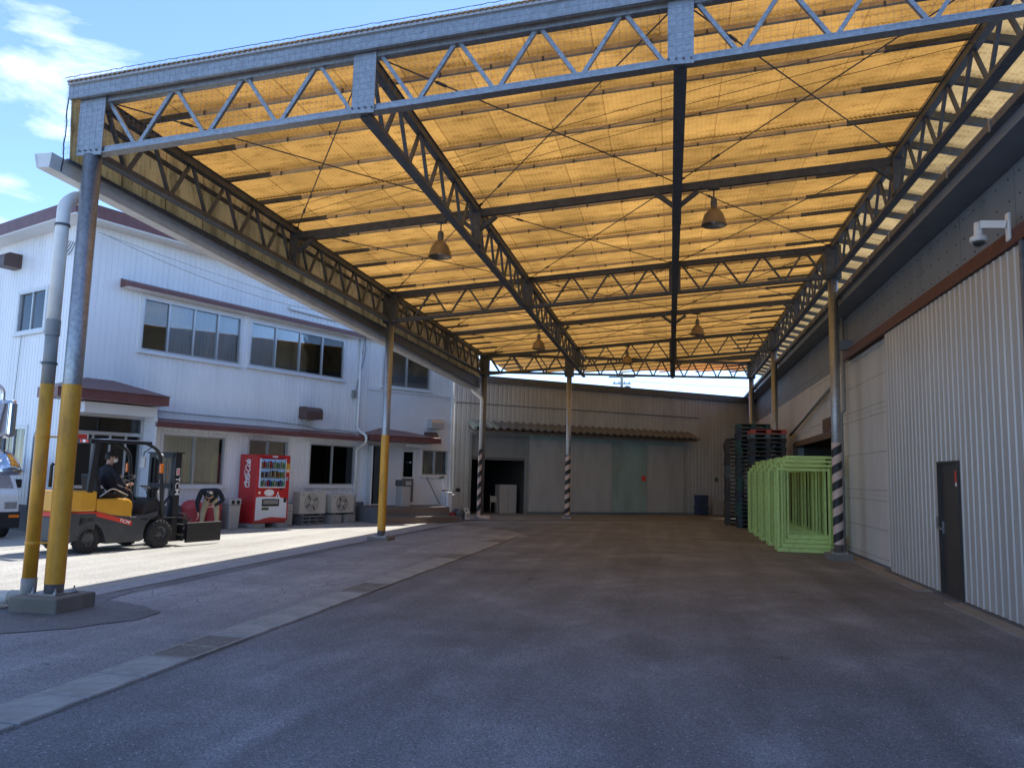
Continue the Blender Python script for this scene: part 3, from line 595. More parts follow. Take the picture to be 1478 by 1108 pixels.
# high-bay lamps
def lamp():
    t = thing('pendant_lamp', '', 'lamp')
    MB().box((-.09, -.05, -.02), (.09, .05, .03)).tube([(0, 0, -.02), (0, 0, -.2)], .012, 8).build('rod', M['steel_dark'], t)
    MB().lathe((0, 0, 0), [(0, -.18), (.045, -.18), (.055, -.24), (.05, -.33), (.06, -.36)], 18).build('lamp_holder', M['galv_dull'], t)
    MB().lathe((0, 0, 0), [(.055, -.34), (.10, -.38), (.155, -.46), (.19, -.56), (.20, -.63), (.207, -.635), (.197, -.63), (.185, -.56), (.15, -.465), (.09, -.39), (.0, -.385)], 24).build('lamp_shade', M['lamp_shade'], t)
    MB().lathe((0, 0, 0), [(0, -.40), (.04, -.42), (.06, -.5), (.05, -.57), (0, -.6)], 14).build('bulb', M['white_print'], t)
    return t
l0 = lamp()
lp = [(-3.95, 12.85, 'dusty bell lamp on the tie beam beside the office wall'), (.7, 12.85, 'dusty bell lamp under the roof between the middle truss and warehouse'), (-3.86, 22.9, 'small far bell lamp under the roof, nearest the tiled awning shed and office'), (.77, 22.9, 'far bell lamp hanging beyond the second cross truss, warehouse side'), (-1.5, 27.9, 'farthest bell lamp hung from the third cross truss')]
for i, (x, y, lb) in enumerate(lp):
    o = l0 if i == 0 else copy_tree(l0)
    o.location = (x, y, zt(x) - .2 if i < 4 else zt(x) - .12); tag(o, lb, 'lamp', 'bell lamps under the canopy')

# ------------------------------------------------------------------ cladding helper
def ribbed(u0, u1, z0, z1, prof, openings=(), y=0):
    """wall skin in the local xz plane facing -y; prof: list of (du, dy) for one pitch; openings (u0,u1,z0,z1)"""
    mb = MB(); pitch = prof[-1][0]; pts = []; u = u0
    while u < u1 - 1e-6:
        for (a, ya), (b, yb) in zip(prof, prof[1:]):
            if u + a >= u1: break
            pts.append((u + a, ya, min(u + b, u1), yb))
        u += pitch
    cuts = sorted({c for o in openings for c in o[:2]})
    for a, ya, b, yb in pts:
        seg = [a] + [c for c in cuts if a < c < b] + [b]
        for s0, s1 in zip(seg, seg[1:]):
            if s1 - s0 < 1e-5: continue
            f = lambda q: ya + (yb - ya) * (q - a) / (b - a) if b > a else ya
            zs = [(z0, z1)]
            for o in openings:
                if o[0] - 1e-6 <= (s0 + s1) / 2 <= o[1] + 1e-6:
                    nz_ = []
                    for p, q in zs:
                        if o[3] <= p or o[2] >= q: nz_.append((p, q)); continue
                        if o[2] > p: nz_.append((p, o[2]))
                        if o[3] < q: nz_.append((o[3], q))
                    zs = nz_
            for p, q in zs: mb.quad((s0, y + f(s0), p), (s1, y + f(s1), p), (s1, y + f(s1), q), (s0, y + f(s0), q))
    return mb
SIDE = [(0, 0), (.118, 0), (.126, .016), (.14, .016), (.148, 0)]
def corr(p, a, k=8): return [(p * i / k, -a * (.5 - .5 * math.cos(2 * PI * i / k))) for i in range(k + 1)]
TRAP = [(0, 0), (.11, 0), (.128, -.013), (.16, -.013), (.178, 0), (.2, 0)]
def window(parent, u0, u1, z0, z1, n=2, m='alu', behind=None, y=0, rev=.07, surround='white', gl='glass', sill=True):
    """aluminium slider: frame mesh > panes, blinds; local xz plane facing -y"""
    f = MB(); t = .035
    f.box((u0, y - .02, z0), (u1, y + rev, z0 + t)).box((u0, y - .02, z1 - t), (u1, y + rev, z1)).box((u0, y - .02, z0 + t), (u0 + t, y + rev, z1 - t)).box((u1 - t, y - .02, z0 + t), (u1, y + rev, z1 - t))
    w = (u1 - u0) / n
    for k in range(1, n): f.box((u0 + k * w - .022, y - .005, z0 + t), (u0 + k * w + .022, y + rev - .01, z1 - t))
    o = f.build('window', M[m], parent)
    for k in range(n):
        yy = y + (.025 if k % 2 else .04)
        MB().box((u0 + k * w + .006, yy, z0 + t * .7), (u0 + (k + 1) * w - .006, yy + .006, z1 - t * .7)).build('pane', M[gl], o)
    if surround:
        s = .07; MB().box((u0 - s, y - .025, z0 - s), (u1 + s, y + .01, z0 - .002)).box((u0 - s, y - .025, z1 + .002), (u1 + s, y + .01, z1 + s)).box((u0 - s, y - .025, z0 - .002), (u0 - .002, y + .01, z1 + .002)).box((u1 + .002, y - .025, z0 - .002), (u1 + s, y + .01, z1 + .002)).build('window_surround', M[surround], o)
    if sill: MB().box((u0 - .1, y - .07, z0 - .1), (u1 + .1, y - .0251, z0 - .06)).build('window_sill', M[surround or m], o)
    if behind:
        for (f0, f1, h0, mm) in behind:
            a, b = u0 + (u1 - u0) * f0, u0 + (u1 - u0) * f1; zz = z0 + (z1 - z0) * h0; cb = MB(); nn = max(2, int((b - a) / .05))
            for i in range(nn):
                c0, c1 = a + (b - a) * i / nn, a + (b - a) * (i + 1) / nn; cb.quad((c0, y + .075 + .012 * (i % 2), zz), (c1, y + .075 + .012 * ((i + 1) % 2), zz), (c1, y + .075 + .012 * ((i + 1) % 2), z1), (c0, y + .075 + .012 * (i % 2), z1))
            cb.build('blind', M[mm], o)
    return o

# ------------------------------------------------------------------ office building
of = thing('office_building', 'two-storey white ribbed-siding office with maroon eaves, awnings and wide sliding windows', 'building', (-13.48, 15.53, 0), R(67.5))
OW, OD, OH = 9.62, 8.0, 7.25
fw = [(1.6, 4.5, 4.47, 5.77), (4.83, 8.43, 4.5, 5.74), (2.4, 4.22, 1.14, 2.41), (5.0, 6.38, 1.14, 2.41), (7.23, 9.1, 1.16, 2.4), (.14, 1.83, .12, 2.78)]
ribbed(0, OW, .62, OH, SIDE, fw).build('front_wall', M['siding'], of)
# end wall: same skin turned round the corner
lw = [(-2.85, -1.5, 4.83, 5.84), (-3.1, -1.85, 1.5, 2.45)]
eo = ribbed(-OD, 0, .62, OH, SIDE, lw); eo.v = [V((p.y, -p.x, p.z)) for p in eo.v]; eo.build('end_wall', M['siding'], of)
MB().box((.02, .02, -.05), (OW, OD, .62)).box((-.012, -.012, -.05), (.02, OD, .62)).build('skirting', M['skirt'], of).data
MB().box((1.95, -.012, -.05), (OW, .02, .62)).build('skirting', M['skirt'], of)
MB().quad((OW, 0, .6), (OW, OD, .6), (OW, OD, OH), (OW, 0, OH)).quad((OW, OD, .6), (0, OD, .6), (0, OD, OH), (OW, OD, OH)).build('rear_wall', M['siding_smooth'], of)
MB().box((.03, 2.2, .63), (OW - .03, 2.25, OH - .1)).box((.03, .12, 3.3), (OW - .03, 2.2, 3.4)).build('room_partition', M['room'], of)
MB().box((-.03, -.03, .62), (.05, .05, OH)).build('corner_trim', M['white'], of)
# eaves: soffit, fascia, low hipped roof
e = .45
so = MB().box((-e, -e, OH), (OW + .3, OD + e, OH + .04)).build('soffit', M['white'], of)
rf = MB(); z0, z1 = OH + .04, OH + .34
rf.box((-e - .02, -e - .02, z0), (OW + .3, -e + .02, z1)).box((-e - .02, -e + .02, z0), (-e + .02, OD + e, z1)).build('eave_fascia', M['maroon'], of)
rf = MB(); a, b, c, d_ = V((-e, -e, z1)), V((OW + .3, -e, z1)), V((OW + .3, OD + e, z1)), V((-e, OD + e, z1)); r0, r1 = V((3.2, OD / 2, z1 + .65)), V((OW + .3, OD / 2, z1 + .65))
rf.poly([a, b, r1, r0]).poly([d_, a, r0]).poly([c, d_, r0, r1]).build('roof', M['maroon'], of)
cur = M['curtain']
window(of, *fw[0], 4, behind=[(.26, .98, .02, 'curtain')]); window(of, *fw[1], 4, behind=[(.02, .26, .02, 'curtain')])
window(of, *fw[2], 2, behind=[(.02, .94, .0, 'blind')]); window(of, *fw[3], 2, behind=[(.02, .96, 0, 'blind')]); window(of, *fw[4], 2, gl='glass_dark')
# end-wall windows live in a turned helper: build then rotate
def turned(o):
    for ob in [o] + list(o.children):
        ob.data.transform(Matrix.Rotation(R(-90), 4, 'Z'))
for (a, b, c, d_) in lw: turned(window(of, a, b, c, d_, 2, behind=[(.03, .97, .05, 'curtain')] if c > 4 else None))
def awning(u0, u1, z, dpt, th=.1, parent=of, name='awning', m='maroon', drop=.12):
    o = MB().hexa([(u0, -dpt, z - th), (u1, -dpt, z - th), (u1, 0, z - th + .0), (u0, 0, z - th + .0), (u0, -dpt, z), (u1, -dpt, z), (u1, 0, z + drop), (u0, 0, z + drop)]).build(name, M[m], parent)
    MB().box((u0 + .03, -dpt + .03, z - th - .012), (u1 - .03, -.002, z - th - .001)).build('awning_soffit', M['white'], o)
    return o
awning(.97, 8.94, 6.0, .35); awning(1.85, 9.0, 2.69, .5, .13)
# entrance porch
po = MB(); a0, a1, dp_, zz = -.7, 1.92, .9, 3.05
po.box((a0, -dp_, zz), (a1, -.003, zz + .22)).build('porch_fascia', M['maroon'], of)
po = MB(); P_ = [V((a0 - .04, -dp_ - .04, zz + .22)), V((a1 + .04, -dp_ - .04, zz + .22)), V((a1 + .04, -.004, zz + .22)), V((a0 - .04, -.004, zz + .22))]; r0, r1 = V((.35, -.004, zz + .56)), V((1.0, -.004, zz + .56))
po.poly([P_[0], P_[1], r1, r0]).poly([P_[1], P_[2], r1]).poly([P_[3], P_[0], r0]).build('porch_roof', M['maroon'], of)
MB().box((.1, -.52, 2.78), (1.87, -.013, 3.02)).box((1.84, -.5, .14), (1.9, -.013, 2.78)).build('porch_cheek', M['siding_smooth'], of)
ed = MB(); ed.box((.14, -.04, .14), (.2, .08, 2.78)).box((1.77, -.04, .14), (1.83, .08, 2.78)).box((.2, -.04, 2.72), (1.77, .08, 2.78)).box((.2, -.04, 2.3), (1.77, .08, 2.38)).box((.2, -.04, .12), (1.77, .08, .17))
for u in (.62, 1.03, 1.42): ed.box((u - .022, -.02, .17), (u + .022, .06, 2.3))
ed.box((.2, -.015, 1.05), (1.42, .045, 1.12))
do = ed.build('entrance_door', M['alu'], of)
for u0, u1 in ((.2, .6), (.64, 1.01), (1.05, 1.4)): MB().box((u0, .01, .17), (u1, .016, 2.3)).build('pane', M['glass_dark'], do)
MB().box((.2, .01, 2.38), (1.77, .016, 2.72)).build('pane', M['glass_dark'], do)
MB().box((.22, -.03, 2.12), (.5, -.018, 2.32)).build('notice', M['white_print'], do); MB().box((.26, -.036, 2.15), (.47, -.0305, 2.29)).build('notice_red', M['red_flat'], do)
# hoods, pipes, cables
def hood(u, z, w, h, dd, parent, turn=False, m='brown'):
    mb = MB(); mb.prism([(-dd, 0), (0, 0), (0, h), (-dd + .12, h), (-dd + .03, h - .05), (-dd, h - .14)], 0, w)
    mb.v = [V((u + p.y, p.x, z + p.z)) for p in mb.v]
    if turn: mb.v = [V((p.y, -p.x, p.z)) for p in mb.v]
    return mb.build('vent_hood', M[m], parent)
hood(6.72, 3.12, .62, .36, .38, of); hood(-3.35, 6.5, .42, .36, .42, of, True)
MB().tube(bend([(9.12, -.07, 6.28), (9.12, -.07, 2.95), (9.02, -.58, 2.72), (9.02, -.58, 2.5), (9.12, -.09, 2.3), (9.12, -.09, .0)], .07), .042, 10).build('downpipe', M['white_pvc'], of)
MB().tube(bend([(6.1, -.05, 6.44), (6.1, -.05, 6.34), (9.22, -.05, 6.3), (9.22, -.05, 5.4)], .05), .026, 8).build('conduit', M['white_pvc'], of)
MB().tube([(9.3, -.04, 6.0), (9.36, -.05, 5.6), (9.28, -.05, 5.2), (9.1, -.04, 4.6), (9.02, -.04, 4.2)], .014, 6).box((8.86, -.1, 3.95), (8.98, -.002, 4.2)).build('meter_cable', M['grey_pvc'], of)
MB().tube([(2.05, -.03, 2.98), (4, -.03, 2.97), (5.5, -.03, 2.98), (6.9, -.03, 2.93), (7.6, -.03, 2.84), (8.2, -.03, 2.88), (9.3, -.03, 2.83)], .012, 6).build('wall_cable', M['grey_pvc'], of)
pts = [(.3 + t * 7.2, -.3 - .3 * t, 7.0 - 3.4 * t * (1 - t) * .32 - .62 * t) for t in [i / 14 for i in range(15)]]
MB().tube(pts, .007, 5).build('slung_cable', M['grey_pvc'], of)
pts = [(.2 + t * 8, -.25, 7.02 - .5 * t - .3 * t * (1 - t)) for t in [i / 10 for i in range(11)]]
MB().tube(pts, .006, 5).build('slung_cable', M['grey_pvc'], of)
mb = MB()
for i in range(4): mb.tube([(-.05, 1.0 + i * .1 - .75 * t_, 7.08 - .03 * i - (.55 - .1 * i) * math.sin(t_ * 2.6)) for t_ in [q / 10 for q in range(11)]], .009, 6)
mb.build('service_cables', M['wire'], of)
MB().tube(bend([(-.05, 1.4, 4.0), (-.05, 1.25, 4.0), (-.05, 1.25, 2.4), (-.05, 1.35, 2.2), (-.05, 1.35, .5)], .05), .02, 8).tube([(-.04, 2.65, .6), (-.04, 2.5, 4.75)], .008, 6).build('conduit', M['grey_pvc'], of)
MB().box((-.16, .9, 1.2), (-.01, 1.15, 1.65)).build('meter_box', M['brown'], of)

# ------------------------------------------------------------------ annex
an = thing('office_annex', 'white annex with maroon porch roof over brown tiled steps, between office and dark shed', 'building', (-9.81, 24.41, 0), R(54))
AW, AH = 3.66, 6.0
aw = [(.55, 2.5, 4.5, 5.72), (2.3, 3.42, 1.54, 2.4), (1.42, 2.05, .55, 2.42), (.12, .72, .55, 2.5)]
ribbed(0, AW, 4.38, AH, SIDE, aw).build('upper_wall', M['siding'], an)
ribbed(0, AW, .5, 4.3, [(0, 0), (.5, 0), (1, 0)], aw).build('lower_wall', M['siding_smooth'], an)
MB().box((0, -.03, 4.3), (AW, .01, 4.38)).build('wall_band', M['siding_smooth'], an)
MB().box((0, -.012, 0), (AW, .02, .5)).build('skirting', M['skirt'], an)
MB().quad((AW, 0, 0), (AW, 5, 0), (AW, 5, AH), (AW, 0, AH)).build('side_wall', M['siding'], an)
MB().box((0, 1.2, .3), (AW, 1.25, AH)).box((0, .15, .45), (AW, 1.2, .5)).build('room_partition', M['room'], an)
MB().box((-.6, -.4, AH), (AW + .1, 5, AH + .25)).build('roof', M['white'], an)
window(an, *aw[0], 2, gl='glass', sill=True); window(an, *aw[1], 2, behind=[(.1, .9, 0, 'room')], gl='glass')
dr = MB().box((1.42, -.02, .5), (1.47, .06, 2.42)).box((2.0, -.02, .5), (2.05, .06, 2.42)).box((1.47, -.02, 2.37), (2.0, .06, 2.42)).box((1.47, 0, .52), (2.0, .04, 1.45)).box((1.47, 0, 1.45), (1.53, .04, 2.37)).box((1.93, 0, 1.45), (2.0, .04, 2.37)).box((1.53, 0, 2.3), (1.93, .04, 2.37)).build('door', M['white'], an)
MB().box((1.5, -.006, .6), (1.97, -.0005, 1.4)).build('door_panel', M['skirt'], dr); MB().box((1.53, .015, 1.45), (1.93, .02, 2.3)).build('pane', M['glass_dark'], dr)
for i in range(3): MB().lathe((1.64 + i * .085, -.004, 1.95), [(0, -.004), (.03, -.004), (.03, 0)], 10, 'y').build('door_sticker', M['blue_plastic' if i < 2 else 'white_print'], dr)
od = MB().box((.1, -.02, .5), (.15, .06, 2.5)).box((.69, -.02, .5), (.74, .06, 2.5)).box((.15, -.02, 2.45), (.69, .06, 2.5)).build('doorway', M['alu'], an)
MB().hexa([(.1, -.03, .54), (.14, -.03, .54), (-.08, -.6, .54), (-.12, -.6, .54), (.1, -.03, 2.44), (.14, -.03, 2.44), (-.08, -.6, 2.44), (-.12, -.6, 2.44)]).build('open_door_leaf', M['white'], od)
MB().box((.15, .5, .5), (.69, .52, 2.5)).build('dark_hall', M['dark_in'], od)
pr_ = MB(); a0, a1, dp_, zz = -.35, 2.35, 1.0, 2.6
pr_.box((a0, -dp_, zz), (a1, -.003, zz + .17)).build('porch_fascia', M['maroon'], an)
P_ = [V((a0 - .03, -dp_ - .03, zz + .17)), V((a1 + .03, -dp_ - .03, zz + .17)), V((a1 + .03, -.004, zz + .17)), V((a0 - .03, -.004, zz + .17))]; r0, r1 = V((.5, -.004, zz + .45)), V((1.5, -.004, zz + .4))
MB().poly([P_[0], P_[1], r1, r0]).poly([P_[1], P_[2], r1]).poly([P_[3], P_[0], r0]).build('porch_roof', M['maroon'], an)
st = MB().box((-.3, -1.25, 0), (2.6, -.013, .48)).build('porch_step', M['skirt'], an)
st2 = MB().box((-.3, -1.75, 0), (2.75, -1.252, .2)).build('porch_step', M['skirt'], an)
tl = MB().box((-.073, -.012, -.08), (.073, 0, .08)).mesh('step_tile', M['brick_step'])
tl2 = MB().box((-.073, -.0, -.006), (.073, .245, .006)).mesh('tread_tile', M['brick_step'])
for k in range(19):
    for zz_ in (.3, .4): pass
    inst(tl, 'step_tile', (-.22 + k * .15, -1.2505, .37), st); inst(tl, 'step_tile', (-.22 + k * .15, -1.7505, .1), st2)
    inst(tl2, 'tread_tile', (-.22 + k * .15, -1.25, .486), st); inst(tl2, 'tread_tile', (-.22 + k * .15, -1.75, .206), st2)
hood(2.45, 3.15, .5, .34, .32, an, m='alu')
hood(2.35, 2.72, .4, .3, .3, an)
MB().tube([(3.5, -.07, .1), (3.5, -.07, 5.7)], .05, 10).tube(bend([(3.62, -.1, .1), (3.62, -.1, 4.2), (3.5, -.07, 4.35)], .08), .035, 10).build('downpipe', M['white_pvc'], an)
MB().box((1.2, -.7, 2.45), (2.0, -.6, 2.53)).build('strip_lamp', M['white_pvc'], an)

# ------------------------------------------------------------------ shed at the end of the yard
sh = thing('storage_shed', 'long weathered ribbed metal shed with tiled awning across the end of the yard', 'building', (-7.51, 30.89, 0), R(36.5))
s0, s1, SH = -1.6, 15.5, 5.42
so_ = [(-.36, 2.05, .0, 3.15)]
ribbed(s0, s1, .1, SH - .1, [(0, 0), (.13, 0), (.145, .018), (.185, .018), (.2, 0)], so_).build('front_wall', M['shed'], sh)
MB().box((s0, -.1, SH - .1), (s1, .25, SH + .18)).build('roof_edge', M['steel_dark'], sh)
MB().poly([(s0, .1, SH + .182), (s1, .1, SH + .182), (s1, 9, SH + .9), (s0, 9, SH + .9)]).quad((s0, 9, 0), (s1, 9, 0), (s1, 9, SH + .9), (s0, 9, SH + .9)).quad((s0, 0, 0), (s0, 9, 0), (s0, 9, SH + .9), (s0, 0, SH)).build('roof', M['wh_eave'], sh)
MB().box((s0, -.012, 4.42), (11, -.001, 4.46)).build('cladding_joint', M['steel_dark'], sh)
MB().box((s0, .03, 0), (-.37, .06, .12)).box((2.06, .03, 0), (s1, .06, .12)).build('base_kerb', M['concrete'], sh)
# opening with roller shutter
MB().box((-.45, -.04, .02), (-.37, .12, 3.15)).box((2.06, -.04, .02), (2.13, .12, 3.15)).box((-.45, -.04, 3.15), (2.13, .12, 3.25)).build('shutter_frame', M['shutter'], sh)
shu = MB().box((-.37, .1, 2.3), (2.06, .12, 3.15)).build('roller_shutter', M['shutter'], sh)
sl = MB().box((-1.21, -.012, -.035), (1.21, .0, .035)).mesh('shutter_slat', M['shutter'])
for k in range(11): inst(sl, 'shutter_slat', (.845, .0995, 2.33 + k * .077), shu)
MB().box((-.37, .06, 2.2), (2.06, .13, 2.28)).build('shutter_bar', M['galv_dull'], shu)
MB().quad((-.5, 5, 0), (2.2, 5, 0), (2.2, 5, 3.3), (-.5, 5, 3.3)).quad((-.5, .2, 0), (-.5, 5, 0), (-.5, 5, 3.3), (-.5, .2, 3.3)).quad((2.2, .2, 0), (2.2, 5, 0), (2.2, 5, 3.3), (2.2, .2, 3.3)).quad((-.5, .2, 3.3), (2.2, .2, 3.3), (2.2, 5, 3.3), (-.5, 5, 3.3)).build('dark_interior', M['dark_in'], sh)
# tiled awning, each tile its own piece
aw_ = MB().hexa([(-.5, -.62, 3.33), (10.4, -.62, 3.33), (10.4, -.003, 3.45), (-.5, -.003, 3.45), (-.5, -.62, 3.38), (10.4, -.62, 3.38), (10.4, -.003, 3.66), (-.5, -.003, 3.66)]).build('tiled_awning', M['rust'], sh)
tm = MB(); n = 8
for i in range(n):
    x0, x1 = -.17 + .34 * i / n, -.17 + .34 * (i + 1) / n; fz = lambda x: .05 * math.sin((x + .17) / .34 * 2 * PI) ; fz = lambda x: .055 * math.exp(-((x + .06) / .075) ** 2) - .02 * math.exp(-((x - .08) / .08) ** 2)
    tm.hexa([(x0, -.36, fz(x0) - .03), (x1, -.36, fz(x1) - .03), (x1, .34, fz(x1) + .28), (x0, .34, fz(x0) + .28), (x0, -.36, fz(x0) + .015), (x1, -.36, fz(x1) + .015), (x1, .34, fz(x1) + .31), (x0, .34, fz(x0) + .31)])
t1 = tm.mesh('roof_tile', M['tile']); t2 = t1.copy(); t2.materials[0] = M['tile_pale']
for k in range(33):
    o = inst(t1 if (k > 3 or k % 2 == 1) else t2, 'roof_tile', (-.36 + k * .335, -.34, 3.44 + random.uniform(-.008, .008)), aw_)
for x_ in (10.38, -.52): MB().beam((x_, -.72, 3.4), (x_, 0, 3.7), .12, .12).build('end_tile', M['tile_pale'], aw_)
MB().box((2.2, -.1, 3.1), (10.1, -.03, 3.2)).build('door_rail', M['shed_door'], sh)
def slide(u0, u1, m, y):
    o = ribbed(u0, u1, .12, 3.12, [(0, 0), (.055, 0), (.065, .014), (.09, .014), (.1, 0)], y=y).build('sliding_door', M[m], sh)
    MB().box((u0, y + .015, .12), (u1, y + .05, 3.12)).build('door_core', M[m], o); return o
slide(2.2, 6.22, 'shed', -.07); d1_ = slide(6.22, 8.0, 'shed_door', -.13); slide(8.0, 10.05, 'shed', -.09)
MB().box((7.72, -.15, 1.48), (7.92, -.136, 1.72)).build('red_notice', M['red_flat'], d1_)
MB().box((11.88, -.01, 1.54), (12.08, -.001, 1.72)).build('notice_plate', M['leaf'], sh)

# ------------------------------------------------------------------ warehouse along the right side (local x = -Y, local y = +X)
wh = thing('warehouse', 'long grey metal-clad warehouse with corrugated sliding door and red overhead rail', 'building', (4.08, 0, 0), R(-90))
U = lambda y_: -y_
# bolted sheets: rows x columns as pieces
bolt_me = MB().lathe((0, 0, 0), [(0, -.012), (.009, -.012), (.012, 0)], 6, 'y').mesh('bolt', M['bolt'])
core = MB().box((U(41), .02, 0), (U(27.0), .2, 5.5)).box((U(27.0), .02, 2.85), (U(21), .2, 5.5)).box((U(21), .02, 0), (U(-6), .2, 5.5)).build('wall', M['wh_eave'], wh)
rows = [(.06, 1.38), (1.385, 3.1), (3.105, 4.42)]
y_ = 15.4; k = 0
while y_ < 40:
    w = 1.82; y2 = min(y_ + w, 40.9)
    for (za, zb2) in rows:
        a, b, c, d_ = y_, y2, za, zb2
        if b > 21.0 and a < 27.0:
            if zb2 <= 2.85: continue
            c = max(c, 2.86)
        o = MB().box((U(b) + .004, random.uniform(-.004, .0), c), (U(a) - .004, .0195, d_)).build('wall_sheet', M['wh_sheet'], wh)
        if y_ < 24:
            nb_ = 9
            for zz in ([c + .1, (c + d_) / 2, d_ - .1] if d_ - c > 1 else [c + .08]):
                for i in range(nb_): inst(bolt_me, 'bolt', (U(a) - .1 - (b - a - .2) * i / (nb_ - 1), -.004, zz), o)
    y_ += w
y_ = 1.0
while y_ < 40:
    o = MB().box((U(y_ + 1.82) + .004, -.002, 4.64), (U(y_) - .004, .0195, 5.46)).build('upper_sheet', M['wh_upper'], wh)
    if 7 < y_ < 17:
        for zz in (4.78, 5.08, 5.36):
            for i in range(5): inst(bolt_me, 'bolt', (U(y_) - .15 - .38 * i, -.003, zz), o)
    y_ += 1.83
MB().box((U(41), -.0, 4.425), (U(19.2), .02, 4.635)).build('lintel_strip', M['wh_upper'], wh)
rl = MB().box((U(19.1), -.14, 4.5), (U(2), -.003, 4.62)).box((U(19.1), -.16, 4.42), (U(2), -.1, 4.5)).box((U(19.1), -.05, 4.42), (U(2), -.003, 4.5)).build('door_rail', M['red_rail'], wh)
ev = MB().hexa([(U(41), -.42, 5.5), (U(-6), -.42, 5.5), (U(-6), .2, 5.5), (U(41), .2, 5.5), (U(41), -.42, 5.72), (U(-6), -.42, 5.72), (U(-6), .2, 5.8), (U(41), .2, 5.8)]).build('eave', M['wh_eave'], wh)
MB().beam((U(41), -.47, 5.69), (U(-6), -.47, 5.69), .1, .1).build('eave_gutter', M['galv_dull'], wh)
MB().poly([(U(41), .2, 5.8), (U(-6), .2, 5.8), (U(-6), 9, 8.2), (U(41), 9, 8.2)]).quad((U(-6), .2, 0), (U(-6), 9, 0), (U(-6), 9, 8.2), (U(-6), .2, 5.8)).quad((U(41), .2, 0), (U(41), 9, 0), (U(41), 9, 8.2), (U(41), .2, 5.8)).build('roof', M['wh_eave'], wh)
cl = MB(); yy = 8.0
while yy < 40: cl.box((U(yy) - .02, -.535, 5.6), (U(yy) + .02, -.52, 5.75)); yy += 1.4
cl.build('gutter_strap', M['galv'], wh)
# corrugated sliding door with wicket door
dy0, dy1 = 9.75, 15.72
wk = (U(12.86), U(12.06), .03, 1.93)
sdr = ribbed(U(dy1), U(dy0), .04, 4.41, TRAP, [wk], y=-.11).build('sliding_door', M['wh_corr'], wh)
MB().box((U(dy1), -.108, .04), (U(12.87), -.05, 4.41)).box((U(12.05), -.108, .04), (U(dy0), -.05, 4.41)).box((U(12.87), -.108, 1.94), (U(12.05), -.05, 4.41)).build('door_core', M['wh_corr'], sdr)
MB().box((U(dy0), -.15, .04), (U(dy0) + .07, -.04, 4.42)).build('door_stile', M['galv_dull'], sdr)
wd = MB().box((wk[0], -.1, .03), (wk[1], -.06, 1.93)).build('wicket_door', M['door_brown'], sdr)
MB().box((wk[0] - .03, -.15, .0), (wk[0], -.1, 1.96)).box((wk[1], -.15, .0), (wk[1] + .03, -.1, 1.96)).box((wk[0], -.15, 1.93), (wk[1], -.1, 1.96)).build('door_frame', M['door_brown'], sdr)
MB().box((wk[0] + .03, -.12, .9), (wk[0] + .06, -.101, 1.08)).tube([(wk[0] + .045, -.12, .98), (wk[0] + .045, -.17, .98), (wk[0] + .18, -.17, .97)], .012, 8).build('door_handle', M['galv'], wd)
MB().box((wk[0] - .14, -.15, .96), (wk[0] - .06, -.133, 1.14)).build('lock_case', M['galv'], sdr)
MB().box((wk[1] - .22, -.104, 1.66), (wk[1] - .08, -.1005, 1.82)).build('red_notice', M['red_flat'], wd); MB().box((wk[1] - .2, -.104, 1.6), (wk[1] - .1, -.1005, 1.655)).build('white_notice', M['white_print'], wd)
MB().box((wk[1] - .05, -.12, .18), (wk[1] - .01, -.1, .3)).build('hinge', M['galv'], wd)
MB().box((U(16), -.17, .0), (U(2), -.03, .035)).build('floor_rail', M['steel_dark'], wh)
MB().box((U(9.6), -.06, .02), (U(8.7), .02, 4.4)).build('door_post', M['wh_eave'], wh)
# dark opening beyond the column with rusty beam and bracket
MB().box((U(27.1), -.1, 2.74), (U(20.8), -.003, 2.9)).build('rusty_beam', M['rust'], wh)
MB().box((U(27.05), 1.5, 0), (U(20.95), 1.55, 2.85)).box((U(27.05), .2, 2.84), (U(20.95), 1.5, 2.86)).box((U(27.05), .2, 0), (U(27.02), 1.5, 2.84)).box((U(20.98), .2, 0), (U(20.95), 1.5, 2.84)).build('dark_interior', M['dark_in'], wh)
MB().box((U(18.9), -.35, 4.62), (U(18.78), -.003, 4.84)).box((U(18.9), -.35, 4.3), (U(18.8), -.28, 4.62)).build('wall_bracket', M['wh_eave'], wh)
for (ya, za, yb, zb_) in ((21.0, 2.86, 24, 3.0),):
    MB().box((U(22.5), -.03, 2.95), (U(21.2), -.003, 3.3)).build('rust_patch_plate', M['rust'], wh)
MB().tube([(U(19.4), -.1, 5.5), (U(19.4), -.1, 3.3), (U(19.45), -.16, 3.2), (U(19.45), -.16, .1)], .045, 10).build('downpipe', M['grey_pvc'], wh)
bp_ = MB().tube([(4.0, 20.9, 4.02), (3.93, 27.4, 3.16)], .045, 10)
tag(bp_.build('leaning_pole', M['galv']), 'pale steel pole fixed aslant along the warehouse wall above the dark opening', 'pole')
# security camera on the rail
sc_ = thing('security_camera', 'white dome security camera on a bracket above the corrugated door', 'camera', (3.94, 9.98, 4.66))
MB().bbox((-.035, -.05, -.17), (.0, .05, .17), .012).build('mount_plate', M['cam_white'], sc_)
MB().beam((-.03, 0, .03), (-.26, .16, .09), .07, .09).build('arm', M['cam_white'], sc_)
MB().lathe((-.28, .17, 0), [(0, .13), (.045, .12), (.05, 0), (.05, -.04), (.095, -.06), (.1, -.11), (.085, -.12), (0, -.12)], 18).build('housing', M['cam_white'], sc_)
MB().lathe((-.28, .17, 0), [(.07, -.12), (.055, -.16), (.025, -.18), (0, -.182)], 16).build('dome', M['glass_dark'], sc_)


